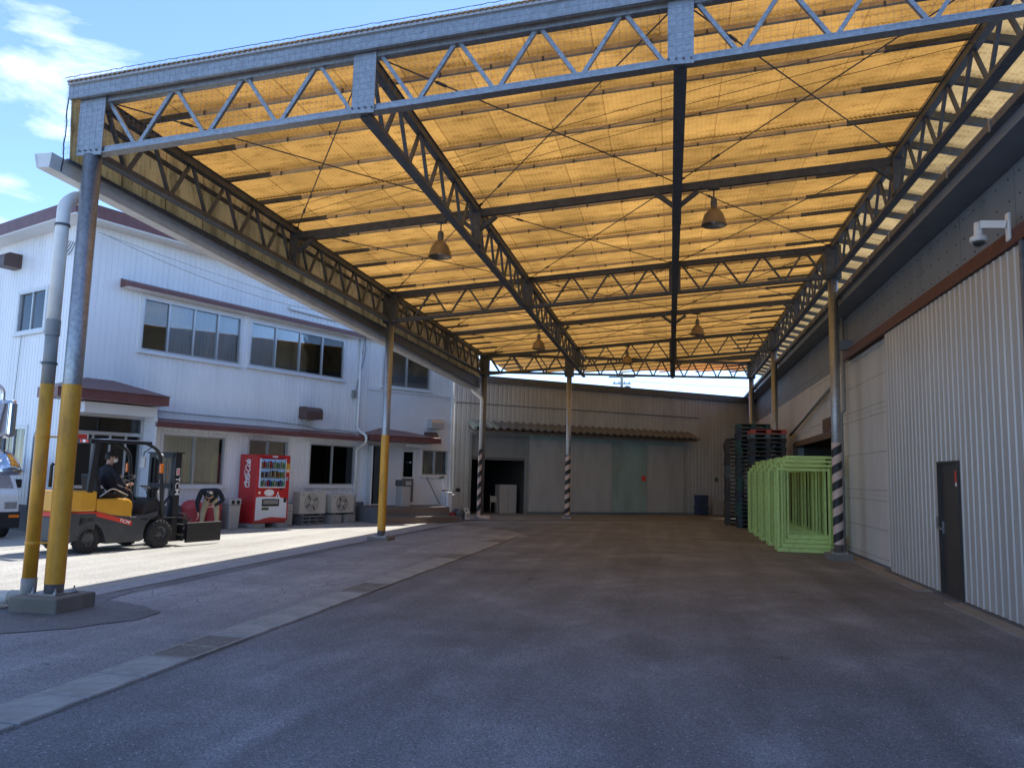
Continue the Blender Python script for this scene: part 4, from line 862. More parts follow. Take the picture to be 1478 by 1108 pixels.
# ------------------------------------------------------------------ forklift
def W2(frame_loc, rz, u, v):
    c, s_ = math.cos(rz), math.sin(rz); return (frame_loc[0] + c * u - s_ * v, frame_loc[1] + s_ * u + c * v)
FL, FR_ = (-10.76, 12.74, .008), R(74.4)
fk = thing('forklift', 'yellow and black counterbalance forklift with clamp arms parked in the sun', 'forklift', FL, FR_)
def P(mb, name, m, parent=fk, bev=0):
    o = mb.build(name, M[m] if isinstance(m, str) else m, parent)
    if bev:
        b = o.modifiers.new('bevel', 'BEVEL'); b.width = bev; b.segments = 2; b.limit_method = 'ANGLE'
    return o
def arc(cx, cz, r, a0, a1, n=8): return [(cx + r * math.cos(R(a0 + (a1 - a0) * i / n)), cz + r * math.sin(R(a0 + (a1 - a0) * i / n))) for i in range(n + 1)]
pr_ = [(-.42, .2), (-.34, .2)] + arc(0, .235, .32, 180, 20, 8) + [(.36, .15), (1.06, .15)] + arc(1.5, .27, .36, 195, 100, 6) + [(1.45, .72), (.95, .62), (.0, .72), (-.46, .72), (-.48, .5)]
P(MB().prism(pr_, -.5, .5), 'chassis', 'fork_grey', bev=.015)
cw = MB(); plan = [(.12, -.5), (-.2, -.5), (-.42, -.42), (-.53, -.25), (-.56, 0), (-.53, .25), (-.42, .42), (-.2, .5), (.12, .5)]
def plan_prism(z0, z1, k=1.0):
    b = MB(); n = len(plan); b.v = [V((x * k, y * k, z0)) for x, y in plan] + [V((x * k, y * k, z1)) for x, y in plan]
    b.f = [tuple(range(n)), tuple(range(2 * n - 1, n - 1, -1))] + [(i, (i + 1) % n, n + (i + 1) % n, n + i) for i in range(n)]; b.m = [0] * len(b.f); b.sm = [0] * len(b.f); return b
P(plan_prism(.22, .66, 1.0), 'counterweight_base', 'fork_grey', bev=.03)
P(plan_prism(.741, 1.12, .985), 'counterweight', 'fork_yellow', bev=.04)
P(plan_prism(.661, .74, .99), 'red_stripe', 'red_flat')
P(MB().prism([(.121, .741), (.86, .551), (.88, .84), (.86, .91), (.8, .96), (.74, .97), (.121, .97)], -.49, .49), 'engine_hood', 'fork_yellow', bev=.035)
P(MB().prism([(.121, .66), (.86, .46), (.86, .55), (.121, .74)], -.506, .506), 'red_stripe', 'red_flat')
text('TCM', .085, frame_mtx((.7, -.508, .545), (1, 0, -.27), (.27, 0, 1)), M['white_print'], fk, bold=.001, shear=.15, sx=1.3)
P(MB().prism([(1.2, .55), (1.56, .62), (1.58, .85), (1.42, .98), (1.22, .92), (1.12, .6)], -.45, .45), 'front_cowl', 'black', bev=.03)
P(MB().box((.86, -.45, .47), (1.2, .45, .53)), 'floor_plate', 'fork_grey')
st_ = P(MB().bbox((.36, -.24, .97), (.84, .24, 1.08), .03), 'seat', 'black'); P(MB().hexa([(.3, -.23, 1.04), (.42, -.23, 1.04), (.42, .23, 1.04), (.3, .23, 1.04), (.22, -.2, 1.42), (.3, -.2, 1.42), (.3, .2, 1.42), (.22, .2, 1.42)]), 'backrest', 'black', st_, .03)
P(MB().tube(bend([(.3, -.3, 1.0), (.55, -.3, 1.17), (.88, -.3, 1.02)], .1), .014, 8), 'seat_rail', 'alu', st_)
sw = P(MB().tube([(1.28, 0, .9), (1.06, 0, 1.3)], .03, 10), 'steering_column', 'black')
tor = MB(); cc, ax = V((1.05, 0, 1.32)), V((-.48, 0, .88)); e1 = V((0, 1, 0)); e2 = ax.cross(e1).normalized()
tor.tube([cc + (e1 * math.cos(a) + e2 * math.sin(a)) * .165 for a in [2 * PI * i / 24 for i in range(25)]], .014, 6, False)
for a in (0, 2.1, 4.2): tor.tube([cc, cc + (e1 * math.cos(a) + e2 * math.sin(a)) * .165], .01, 5)
P(tor, 'steering_wheel', 'rubber', sw)
for k in range(4): P(MB().tube([(1.42, -.2 - k * .06, .95), (1.36, -.2 - k * .06, 1.12), (1.24, -.2 - k * .06, 1.2)], .008, 6).lathe((1.24, -.2 - k * .06, 1.2), [(0, -.02), (.018, -.01), (.018, .01), (0, .02)], 8), 'control_lever', 'black')
gr_ = MB()
for s_ in (-1, 1):
    P(MB().beam((-.05, s_ * .46, .95), (.06, s_ * .45, 2.03), .06, .11, (1, 0, 0)), 'rear_pillar', 'black')
    P(MB().tube(bend([(1.56, s_ * .46, .6), (1.5, s_ * .46, 1.3), (1.42, s_ * .455, 1.9), (1.1, s_ * .45, 2.03)], .2), .035, 8), 'front_pillar', 'black')
    P(MB().beam((.0, s_ * .45, 2.03), (1.2, s_ * .45, 2.03), .06, .06), 'roof_rail', 'black')
for k in range(7): P(MB().beam((.05 + k * .19, -.45, 2.035), (.05 + k * .19, .45, 2.035), .035, .03), 'roof_bar', 'black')
P(MB().box((.25, -.47, 2.062), (1.32, .47, 2.075)), 'roof_sheet', 'vm_white')
lb = P(MB().box((-.08, -.46, 1.98), (-.02, .46, 2.06)), 'rear_light_bar', 'black')
for s_ in (-1, 1):
    for k, mm in enumerate(('red_flat', 'white_print', 'red_flat')): P(MB().box((-.095, s_ * (.2 + k * .08) - .035, 1.995), (-.081, s_ * (.2 + k * .08) + .035, 2.045)), 'rear_lamp', mm, lb)
def wheel(x, y, r, w):
    t = MB().lathe((x, y, r), [(r * .55, -w / 2), (r * .86, -w / 2), (r * .97, -w * .38), (r, -w * .25), (r, w * .25), (r * .97, w * .38), (r * .86, w / 2), (r * .55, w / 2)], 30, 'y')
    for i in range(22):
        a = 2 * PI * i / 22; c, s_ = math.cos(a), math.sin(a)
        for sg in (-1, 1): t.beam((x + c * r * .97, y + sg * w * .15, r + s_ * r * .97), (x + c * r * .93, y + sg * w * .5, r + s_ * r * .93), .03, .03, (c, 0, s_))
    o = P(t, 'wheel', 'rubber')
    P(MB().lathe((x, y, r), [(0, -w * .3), (r * .2, -w * .36), (r * .22, -w * .2), (r * .5, -w * .22), (r * .58, -w * .46), (r * .58, w * .46), (r * .5, w * .22), (0, w * .2)], 24, 'y'), 'rim', 'fork_grey', o)
    nb_ = MB()
    for i in range(6): nb_.lathe((x + r * .35 * math.cos(i * PI / 3), y, r + r * .35 * math.sin(i * PI / 3)), [(0, -w * .3), (.014, -w * .3), (.014, -w * .2)], 6, 'y')
    P(nb_, 'wheel_nuts', 'black', o)
for s_ in (-1, 1): wheel(0, s_ * .42, .235, .16); wheel(1.5, s_ * .45, .275, .2)
P(MB().box((1.05, -.5, .56), (1.9, -.36, .585)).box((1.05, .36, .56), (1.9, .5, .585)), 'mudguard', 'black')
# mast
mt = P(MB().box((1.86, -.40, .1), (2.0, -.33, 1.86)), 'mast_channel', 'black'); P(MB().box((1.86, .33, .1), (2.0, .40, 1.86)), 'mast_channel', 'black')
P(MB().box((1.9, -.32, .12), (2.03, -.26, 1.8)), 'inner_channel', 'black', mt); P(MB().box((1.9, .26, .12), (2.03, .32, 1.8)), 'inner_channel', 'black', mt)
for z_ in (.3, 1.2, 1.82): P(MB().box((1.84, -.33, z_ - .05), (1.9, .33, z_ + .05)), 'mast_crossbar', 'black', mt)
P(MB().box((1.82, -.42, 1.86), (2.06, .42, 1.885)), 'mast_cap', 'black', mt)
for y_ in (-.2, .2): P(MB().tube([(1.95, y_, .12), (1.95, y_, 1.1)], .035, 10).tube([(1.95, y_, 1.1), (1.95, y_, 1.78)], .02, 8), 'lift_cylinder', 'fork_grey', mt)
for y_ in (-.07, .07): P(MB().box((2.0, y_ - .015, .3), (2.012, y_ + .015, 1.78)), 'lift_chain', 'galv_dull', mt)
P(MB().tube([(1.86, -.3, 1.0), (1.5, -.3, .62)], .03, 8), 'tilt_cylinder', 'fork_grey', mt)
text('TCM', .15, frame_mtx((1.93, -.402, 1.2), (0, 0, -1), (1, 0, 0)), M['white_print'], mt, bold=.001, sx=1.2)
lg = P(MB().box((1.89, -.404, 1.42), (1.97, -.4, 1.56)), 'maker_plate', 'white_print', mt)
for k in range(3): P(MB().box((1.9, -.406, 1.435 + k * .04), (1.96, -.4042, 1.46 + k * .04)), 'plate_stripe', 'red_flat', lg)
cg = P(MB().box((2.05, -.5, .1), (2.1, .5, .2)).box((2.05, -.5, .46), (2.1, .5, .56)).box((2.05, -.3, .2), (2.09, -.22, .46)).box((2.05, .22, .2), (2.09, .3, .46)).box((2.1, -.42, .24), (2.2, .42, .42)), 'carriage', 'black')
P(MB().tube([(2.0, -.2, .66), (2.3, -.25, .62), (2.42, -.3, .5), (2.2, -.35, .4)], .016, 6).tube([(2.0, -.1, .66), (2.36, -.12, .6), (2.44, -.2, .46), (2.2, -.3, .36)], .016, 6), 'hose', 'rubber', cg)
for s_ in (-1, 1):
    ca = P(MB().bbox((2.12, s_ * .52 - .03, .06), (3.02, s_ * .52 + .03, .46), .012).box((2.12, s_ * .52 - .05, .12), (2.22, s_ * .52 + .05, .4)), 'clamp_arm', 'black')
    for z_ in (.16, .34): P(MB().tube([(2.16, s_ * .1, z_), (2.16, s_ * .49, z_)], .03, 8), 'clamp_cylinder', 'galv_dull', ca)
for s_, x_ in ((-1, 1.44), (1, 1.44)):
    P(MB().bbox((x_ - .03, s_ * .5 - .03, 1.46), (x_ + .03, s_ * .5 + .03, 1.64), .01), 'signal_lamp', 'orange_lens'); P(MB().beam((x_, s_ * .46, 1.55), (x_, s_ * .5, 1.55), .03, .03), 'lamp_bracket', 'black')
P(MB().lathe((1.52, -.34, 1.78), [(0, -.05), (.06, -.04), (.075, .03), (0, .04)], 14, 'x'), 'work_lamp', 'galv_dull')
P(MB().bbox((1.02, -.52, 1.55), (1.06, -.4, 1.78), .01), 'rear_mirror', 'alu'); P(MB().tube([(1.2, -.46, 1.95), (1.05, -.46, 1.85), (1.04, -.46, 1.75)], .01, 6), 'mirror_arm', 'black')
P(MB().tube([(-.35, .2, 1.17), (-.35, .2, 1.55), (-.33, .18, 1.6)], .03, 8), 'exhaust', 'black')

# ------------------------------------------------------------------ people
def person(name, label, joints, edges, loc, rz, mats):
    """joints: name -> (x, y, z, r); edges: (a, b, material index). One continuous skinned surface."""
    t = thing(name, label, 'person', loc, rz)
    names = list(joints); idx = {n: i for i, n in enumerate(names)}
    me = bpy.data.meshes.new('b'); me.from_pydata([joints[n][:3] for n in names], [(idx[a], idx[b]) for a, b, _ in edges], [])
    ob = bpy.data.objects.new('b', me); col.objects.link(ob)
    sk = ob.modifiers.new('s', 'SKIN'); sk.use_smooth_shade = True; sk.branch_smoothing = .3
    for i, n in enumerate(names):
        r_ = joints[n][3]; r2 = joints[n][4] if len(joints[n]) > 4 else r_
        me.skin_vertices[0].data[i].radius = (r_, r2); me.skin_vertices[0].data[i].use_root = (i == 0)
    su = ob.modifiers.new('u', 'SUBSURF'); su.levels = 2; su.render_levels = 2
    dg = bpy.context.evaluated_depsgraph_get(); bm_ = bpy.data.meshes.new_from_object(ob.evaluated_get(dg)); bpy.data.objects.remove(ob)
    bm_.materials.clear()
    for m in mats: bm_.materials.append(M[m])
    segs = [(V(joints[a][:3]), V(joints[b][:3]), mi) for a, b, mi in edges]
    for p in bm_.polygons:
        c = p.center; best = 9; mi = 0
        for a, b, m_ in segs:
            d = b - a; tt = max(0, min(1, (c - a).dot(d) / max(d.length_squared, 1e-9))); q = (c - (a + d * tt)).length
            if q < best: best = q; mi = m_
        p.material_index = mi; p.use_smooth = True
    bm_.name = 'body'; o = bpy.data.objects.new('body', bm_); col.objects.link(o); o.parent = t
    return t
def hand(j, e, base, wrist, d, side, k=2):
    """five bent fingers from a palm; d = pointing direction, side = across the palm"""
    d = V(d).normalized(); s_ = V(side).normalized(); n = d.cross(s_); w = V(wrist)
    j[base + 'palm'] = (*(w + d * .07), .03, .018); e.append((base + 'wrist', base + 'palm', k))
    for i, (off, ln) in enumerate(((-.03, .06), (-.01, .075), (.01, .07), (.03, .055))):
        a, b = w + d * .1 + s_ * off, w + d * (.1 + ln * .6) + s_ * off * 1.1 + n * .012; c = b + d * ln * .4 + n * .03
        for q, pt in (('a', a), ('b', b), ('c', c)): j[base + 'f%d%s' % (i, q)] = (*pt, .009)
        e += [(base + 'palm', base + 'f%da' % i, k), (base + 'f%da' % i, base + 'f%db' % i, k), (base + 'f%db' % i, base + 'f%dc' % i, k)]
    a, b = w + d * .05 - s_ * .035, w + d * .09 - s_ * .06 + n * .02
    j[base + 'ta'] = (*a, .011); j[base + 'tb'] = (*b, .009); e += [(base + 'palm', base + 'ta', k), (base + 'ta', base + 'tb', k)]
def head_parts(t, c, r, fwd, up, hair='hair', mask=True):
    fwd = V(fwd).normalized(); up = V(up).normalized(); rt = fwd.cross(up).normalized(); c = V(c)
    fr = Matrix((fwd, -rt, up)).transposed()
    def ell(sx, sy, sz, off, m, name, cut=None):
        bm = bmesh.new(); bmesh.ops.create_uvsphere(bm, u_segments=20, v_segments=14, radius=1)
        if cut: bmesh.ops.delete(bm, geom=[v for v in bm.verts if cut(v.co)], context='VERTS')
        for v in bm.verts: v.co = c + fr @ V((v.co.x * sx + off[0], v.co.y * sy + off[1], v.co.z * sz + off[2]))
        b = MB(); b.addbm(bm, 0, 1); return b.build(name, M[m], t)
    ell(r * 1.1, r * .95, r * 1.12, (-.008, 0, .012), hair, 'hair', lambda q: (q.x > .35 and q.z < .55) or q.z < -.55 or (q.x > .1 and q.z < .0))
    ell(.016, .014, .025, (r * 1.0, 0, -.01), 'skin', 'nose')
    for s_ in (-1, 1): ell(.018, .01, .03, (-.005, s_ * r * .88, -.005), 'skin', 'ear'); ell(.008, .013, .007, (r * .93, s_ * .035, .022), 'hair', 'eye')
    if mask: ell(r * 1.06, r * .8, r * .55, (.008, 0, -.05), 'mask', 'face_mask', lambda q: q.x < .25)
    else: ell(.008, .025, .006, (r * .93, 0, -.05), 'red_flat', 'mouth')
# driver, seated at the wheel
J = {'hip': (.6, 0, 1.14, .13, .16), 'waist': (.58, 0, 1.27, .12, .15), 'chest': (.61, 0, 1.46, .125, .17), 'neck': (.65, 0, 1.60, .05), 'head0': (.68, 0, 1.66, .075, .07), 'head': (.695, 0, 1.74, .1, .082), 'headtop': (.685, 0, 1.78, .045)}
Ed = [('hip', 'waist', 0), ('waist', 'chest', 0), ('chest', 'neck', 0), ('neck', 'head0', 2), ('head0', 'head', 2), ('head', 'headtop', 2)]
for s_, n_ in ((-1, 'R'), (1, 'L')):
    J[n_ + 'sh'] = (.61, s_ * .17, 1.51, .07); J[n_ + 'el'] = (.72, s_ * .27, 1.28, .05); hw = (.9, s_ * .19, 1.3 if s_ > 0 else 1.2); J[n_ + 'wrist'] = (*hw, .033)
    J[n_ + 'kn'] = (1.04, s_ * .14, 1.08, .07); J[n_ + 'an'] = (1.1, s_ * .14, .66, .045); J[n_ + 'toe'] = (1.2, s_ * .15, .59, .04); J[n_ + 'th'] = (.76, s_ * .1, 1.14, .09)
    Ed += [('chest', n_ + 'sh', 0), (n_ + 'sh', n_ + 'el', 0), (n_ + 'el', n_ + 'wrist', 0), ('hip', n_ + 'th', 0), (n_ + 'th', n_ + 'kn', 0), (n_ + 'kn', n_ + 'an', 0), (n_ + 'an', n_ + 'toe', 3)]
    hand(J, Ed, n_, hw, (.8, -s_ * .1, .25), (0, s_ * .6, .8))
dv = person('person', 'person in dark jacket and white face mask sitting at the forklift wheel', J, Ed, FL, FR_, ['navy', 'beige', 'skin', 'black'])
head_parts(dv, (.695, 0, 1.735), .1, (.8, -.6, 0), (0, 0, 1))
# person bending forward by the vending machine
J = {'hip': (-.12, 0, .86, .12, .15), 'waist': (.03, 0, .97, .14, .18), 'chest': (.22, 0, 1.0, .15, .2), 'neck': (.36, 0, .99, .055), 'head0': (.42, 0, .95, .075), 'head': (.49, 0, .9, .1, .085), 'headtop': (.53, 0, .885, .045)}
Ed = [('hip', 'waist', 0), ('waist', 'chest', 0), ('chest', 'neck', 0), ('neck', 'head0', 2), ('head0', 'head', 2), ('head', 'headtop', 2)]
for s_, n_ in ((-1, 'R'), (1, 'L')):
    J[n_ + 'th'] = (-.1, s_ * .11, .76, .1); J[n_ + 'kn'] = (.02, s_ * .16, .46, .068); J[n_ + 'an'] = (-.04, s_ * .18, .09, .045); J[n_ + 'toe'] = (.12, s_ * .2, .035, .04)
    J[n_ + 'sh'] = (.26, s_ * .2, 1.02, .075)
    if s_ < 0: J[n_ + 'el'] = (.24, -.29, .74, .06); hw = (.3, -.24, .5)
    else: J[n_ + 'el'] = (.26, .31, .8, .06); hw = (.44, .12, .68)
    J[n_ + 'wrist'] = (*hw, .033)
    Ed += [('chest', n_ + 'sh', 0), (n_ + 'sh', n_ + 'el', 0), (n_ + 'el', n_ + 'wrist', 0), ('hip', n_ + 'th', 0), (n_ + 'th', n_ + 'kn', 1), (n_ + 'kn', n_ + 'an', 1), (n_ + 'an', n_ + 'toe', 3)]
    hand(J, Ed, n_, hw, (.15, .05, -1) if s_ < 0 else (.3, -.8, -.3), (1, 0, 0))
bpz = person('person', 'person in navy jacket and beige trousers bending over beside the red bins', J, Ed, (-11.12, 17.75, .008), R(-62), ['navy', 'beige', 'skin', 'black'])
head_parts(bpz, (.5, 0, .895), .1, (.55, 0, -.83), (.83, 0, .55), mask=False)

# ------------------------------------------------------------------ things along the office front
OL, OR_ = (-13.48, 15.53), R(67.5)
def ofw(u, v, z=.008): x, y = W2(OL, OR_, u, v); return (x, y, z)
vm = thing('vending_machine', 'red and white drinks vending machine against the office wall', 'vending machine', ofw(4.68, -.1, .13), OR_)
VW, VD, VH = 1.13, .73, 1.86
P(MB().bbox((0, -VD + .06, 0), (VW, 0, VH), .015), 'cabinet', 'red', vm)
vd = P(MB().bbox((.005, -VD, .07), (VW - .005, -VD + .058, VH - .002), .012), 'door', 'red', vm)
P(MB().box((.03, -VD + .05, .02), (VW - .03, -VD + .07, .069)), 'kick_plate', 'red', vm)
F = -VD
em = M['blue_panel'].node_tree.nodes['Principled BSDF']; em.inputs['Emission Color'].default_value = (.35, .55, 1, 1); em.inputs['Emission Strength'].default_value = .12   # lit display
ds = P(MB().box((.1, F - .004, .98), (.93, F - .001, 1.74)), 'display_back', 'blue_panel', vd)
for (a, b, c, d_) in ((.08, .1, .96, 1.76), (.93, .95, .96, 1.76)): P(MB().box((a, F - .05, c), (b, F, d_)), 'display_frame', 'vm_white', ds)
for z_ in (.96, 1.215, 1.47): P(MB().box((.1, F - .045, z_), (.93, F - .004, z_ + .035)), 'display_shelf', 'vm_white', ds)
can_m = [MB().lathe((0, 0, 0), [(0, 0), (.026, 0), (.03, .01), (.03, .12 + .03 * (i % 2)), (.015, .15 + .035 * (i % 2)), (0, .155 + .035 * (i % 2))], 10).mesh('sample_drink', mat('drink_%d' % i, c, .35, var=.2, scale=20)) for i, c in enumerate([(.05, .3, .08), (.5, .04, .05), (.05, .03, .02), (.45, .4, .3), (.45, .2, .04), (.03, .08, .35), (.3, .33, .36), (.12, .07, .03)])]
for r_ in range(3):
    for k in range(11): inst(can_m[(k * (3 + r_) + r_ * 2 + (k // 4)) % 8], 'sample_drink', (.145 + k * .073, F - .024, .996 + r_ * .255), ds)
btn = MB().box((-.022, -.006, -.01), (.022, 0, .01)).mesh('select_button', M['white_print'])
for r_ in range(3):
    for k in range(11): inst(btn, 'select_button', (.145 + k * .073, F - .0455, .978 + r_ * .255), ds)
P(MB().box((.1, F - .052, .995), (.93, F - .048, 1.755)), 'display_pane', 'glass', ds)
wv = [(.0, .09), (.0, .70), (.12, .72), (.45, .725), (.8, .70), (VW - .08, .66), (VW - .08, .13), (.8, .15), (.55, .17), (.3, .14), (.15, .1)]
P(MB().prism([(.02 + x, z) for x, z in wv], F - .006, F - .0005), 'white_panel', 'vm_white', vd)
P(MB().box((.22, F - .012, .46), (.8, F - .0062, .66)), 'delivery_flap', 'black', vd); P(MB().box((.26, F - .016, .52), (.76, F - .0122, .63)), 'flap_window', 'lamp_lens', vd)
P(MB().box((.22, F - .009, .36), (.46, F - .0062, .43)), 'green_sticker', 'leaf', vd)
ov = MB(); ov.poly([(.45 + .17 * math.cos(a), F - .003, .83 + .09 * math.sin(a)) for a in [2 * PI * i / 28 for i in range(28)]]); P(ov, 'oval_sticker', 'white_print', vd)
bt = MB().prism([(.66, .66), (.82, .66), (.8, .74), (.765, .8), (.765, .85), (.725, .85), (.725, .8), (.69, .74)], F - .008, F - .0062); P(bt, 'bottle_sticker', 'white_print', vd)
P(MB().prism([(.72, .7), (.76, .7), (.755, .78), (.73, .78)], F - .0095, F - .0082), 'sticker_print', 'blue_plastic', vd)
P(MB().lathe((.13, F, .83), [(0, -.004), (.04, -.004), (.04, 0)], 16, 'y'), 'round_sticker', 'blind', vd)
P(MB().box((.98, F - .004, 1.38), (VW - .012, F - .001, 1.64)), 'yellow_label', 'fork_yellow', vd); P(MB().box((1.02, F - .006, 1.4), (1.09, F - .0042, 1.47)), 'label_print', 'white_print', vd)
P(MB().box((.98, F - .012, 1.16), (1.07, F - .001, 1.26)), 'coin_slot', 'alu', vd); P(MB().box((.8, F - .02, .91), (.9, F - .001, .95)), 'coin_return', 'black', vd)
P(MB().box((.95, F - .012, .56), (1.05, F - .0062, .68)), 'change_cup', 'black', vd)
P(MB().box((.5, F - .004, 1.79), (.68, F - .001, 1.83)), 'top_badge', 'white_print', vd)
text('Coca-Cola', .3, frame_mtx((-.0035, -.36, 1.32), (0, 0, 1), (0, 1, 0)), M['white_print'], vm, shear=.45, bold=.006, sx=.72, space=.82)
sw_ = MB(); 
for i in range(12):
    t0, t1 = i / 12, (i + 1) / 12; f = lambda t: V((-.003, -.27 - .05 * math.sin(t * 5), .95 + t * .5)); w_ = lambda t: .006 + .02 * math.sin(t * PI)
    a, b = f(t0), f(t1); sw_.quad(a - V((0, w_(t0), 0)), b - V((0, w_(t1), 0)), b + V((0, w_(t1), 0)), a + V((0, w_(t0), 0)))
P(sw_, 'logo_swash', 'white_print', vm)
for i, (u, lb_) in enumerate(((4.75, 'pale concrete block under the bin-side corner of the vending machine'), (5.55, 'pale concrete block under the air-conditioner side of the vending machine'))):
    o = thing('concrete_block', lb_, 'block', ofw(u, -.55, .008), OR_, 'blocks under the vending machine'); P(MB().bbox((-.1, -.32, 0), (.28, .4, .12), .012), 'block', 'concrete_block', o)
o = thing('box_cabinet', 'small grey plastic box standing between vending machine and air conditioners', 'box', ofw(5.98, -.3, .008), OR_); P(MB().bbox((0, -.2, 0), (.3, .15, .62), .02), 'body', 'bin_grey', o); P(MB().box((.01, -.203, .4), (.29, -.2, .41)), 'lid_seam', 'ac_dark', o)
def ac(u, w, h, z0, label, louvre=False):
    t = thing('air_conditioner', label, 'air conditioner', ofw(u, -.18, z0), OR_, 'outdoor air conditioner units')
    P(MB().bbox((0, -.32, 0), (w, 0, h), .015), 'casing', 'ac', t)
    cx, cz, r = w * (.44 if not louvre else .6), h * .52, h * .41
    g_ = P(MB().lathe((cx, -.321, cz), [(r, -.004), (r, .01), (.0, .012)], 30, 'y'), 'fan_opening', 'ac_dark', t)
    rg = MB()
    for k in range(5): rg.tube([(cx + (r * (k + 1) / 5) * math.cos(a), -.332, cz + (r * (k + 1) / 5) * math.sin(a)) for a in [2 * PI * i / 24 for i in range(25)]], .003, 4, False)
    for i in range(12): a = 2 * PI * i / 12; rg.beam((cx, -.333, cz), (cx + r * math.cos(a), -.333, cz + r * math.sin(a)), .005, .004)
    P(rg, 'fan_guard', 'ac_dark' if louvre else 'galv_dull', t); P(MB().bbox((cx - .06, -.34, cz - .06), (cx + .06, -.334, cz + .06), .004), 'guard_badge', 'ac', t)
    for i in range(4):
        a = i * PI / 2 + .4; P(MB().hexa([(cx, -.325, cz - .01), (cx + .05 * math.cos(a), -.325, cz + .05 * math.sin(a)), (cx + r * .9 * math.cos(a + .3), -.323, cz + r * .9 * math.sin(a + .3)), (cx + r * .9 * math.cos(a), -.323, cz + r * .9 * math.sin(a)), (cx, -.327, cz), (cx + .05 * math.cos(a), -.327, cz + .05 * math.sin(a)), (cx + r * .9 * math.cos(a + .3), -.327, cz + r * .9 * math.sin(a + .3)), (cx + r * .9 * math.cos(a), -.327, cz + r * .9 * math.sin(a))]), 'fan_blade', 'ac_dark', t)
    if louvre:
        for k in range(9): P(MB().box((-.006, -.29, .06 + k * .055), (.0, -.03, .09 + k * .055)), 'louvre', 'ac_dark', t)
    P(MB().box((w * .08, -.323, h * .86), (w * .16, -.3205, h * .9)), 'badge', 'galv_dull', t)
    for x_ in (.1, w - .2): P(MB().box((x_, -.3, -.05), (x_ + .1, -.02, -.001)), 'foot', 'galv_dull', t)
    return t
ac(6.52, 1.0, .64, .32, 'cream air conditioner unit with square badge on fan, next to the vending machine')
ac(7.78, .92, .56, .32, 'cream air conditioner unit with dark side louvres, next to the porch steps')
for i, (u, w, mm, lb_) in enumerate(((6.6, .8, 'ac_dark', 'dark open slatted block under the air conditioner beside the vending machine'), (7.72, .42, 'concrete_block', 'grey concrete block under the louvred air conditioner, vending machine side'), (8.3, .42, 'concrete_block', 'grey concrete block under the louvred air conditioner, porch side'))):
    o = thing('concrete_block', lb_, 'block', ofw(u, -.18, .008), OR_, 'blocks under the air conditioners')
    if i: P(MB().bbox((0, -.38, 0), (w, .05, .26), .012), 'block', mm, o)
    else:
        for a in (0, .27, .54): P(MB().box((a, -.36, .0), (a + .04, .02, .26)), 'upright', 'skirt', o)
        for z_ in (.02, .12, .22): P(MB().box((0, -.37, z_), (w, -.365, z_ + .04)), 'slat', 'skirt', o)
        P(MB().box((0, -.36, .2605), (w, .02, .262)), 'top', 'skirt', o)
# bins
b_ = thing('recycling_bin', 'grey recycling bin with two round holes, beside the vending machine', 'bin', ofw(4.0, -.45, .008), OR_)
P(MB().hexa([(.03, -.2, 0), (.33, -.2, 0), (.33, .15, 0), (.03, .15, 0), (0, -.22, .62), (.36, -.22, .62), (.36, .17, .62), (0, .17, .62)]), 'body', 'bin_grey', b_, .02)
P(MB().bbox((-.01, -.235, .621), (.37, .18, .8), .03), 'lid', 'bin_grey', b_)
for x_ in (.1, .26): P(MB().lathe((x_, -.236, .7), [(0, -.002), (.055, -.002), (.055, .004)], 18, 'y'), 'hole', 'black', b_)
for u, lb_ in ((3.62, 'red round-topped bin beside the grey recycling bin'), (3.05, 'red round-topped bin behind the bending person, farther from the vending machine')):
    b_ = thing('red_bin', lb_, 'bin', ofw(u, -.45, .008), OR_, 'red bins'); P(MB().lathe((0, 0, 0), [(0, 0), (.2, 0), (.23, .1), (.25, .55), (.255, .56)], 24), 'body', 'bin_red', b_)
    P(MB().lathe((0, 0, 0), [(.26, .55), (.262, .6), (.22, .7), (.1, .76), (0, .77)], 24), 'lid', 'bin_red', b_)

# ------------------------------------------------------------------ by the annex steps
AL, AR_ = (-9.81, 24.41), R(54)
def anw(u, v, z=.01): x, y = W2(AL, AR_, u, v); return (x, y, z)
o = thing('letter_cabinet', 'grey cabinet with dark top box on the porch steps', 'cabinet', anw(.95, -.62, .492), AR_); P(MB().bbox((0, -.2, 0), (.34, .15, .66), .012), 'body', 'bin_grey', o); P(MB().bbox((-.03, -.22, .661), (.37, .17, .86), .012), 'top_box', 'ac_dark', o); P(MB().box((.12, -.224, .7), (.33, -.2205, .82)), 'notice', 'bin_grey', o)
fm = thing('floor_washer', 'white upright floor-cleaning machine with long handle beside the porch steps', 'machine', anw(3.0, -.42, .02), AR_)
P(MB().bbox((0, -.2, .12), (.22, .2, .95), .03), 'tank', 'vm_white', fm); P(MB().bbox((.22, -.18, .2), (.5, .18, .86), .03), 'motor', 'bin_grey', fm)
P(MB().tube([(.0, -.1, .2), (-.1, -.12, .9), (-.22, -.12, 1.4)], .022, 8), 'handle', 'vm_white', fm); P(MB().tube([(-.32, -.12, 1.42), (-.14, -.12, 1.46)], .03, 8), 'handle_grip', 'leaf', fm); P(MB().tube([(-.2, -.14, 1.0), (.5, -.14, 1.0)], .02, 8), 'top_bar', 'black', fm); P(MB().bbox((.42, -.2, .95), (.56, -.08, 1.08), .02), 'grip_box', 'black', fm)
for x_ in (.05, .42):
    for y_ in (-.2, .2): P(MB().lathe((x_, y_, .08), [(0, -.02), (.08, -.02), (.08, .02), (0, .02)], 14, 'y'), 'caster', 'rubber', fm)
o = thing('hose_reel', 'blue hose reel on the ground beside the floor-cleaning machine', 'hose reel', anw(3.22, -.95, .02), AR_)
rb = MB()
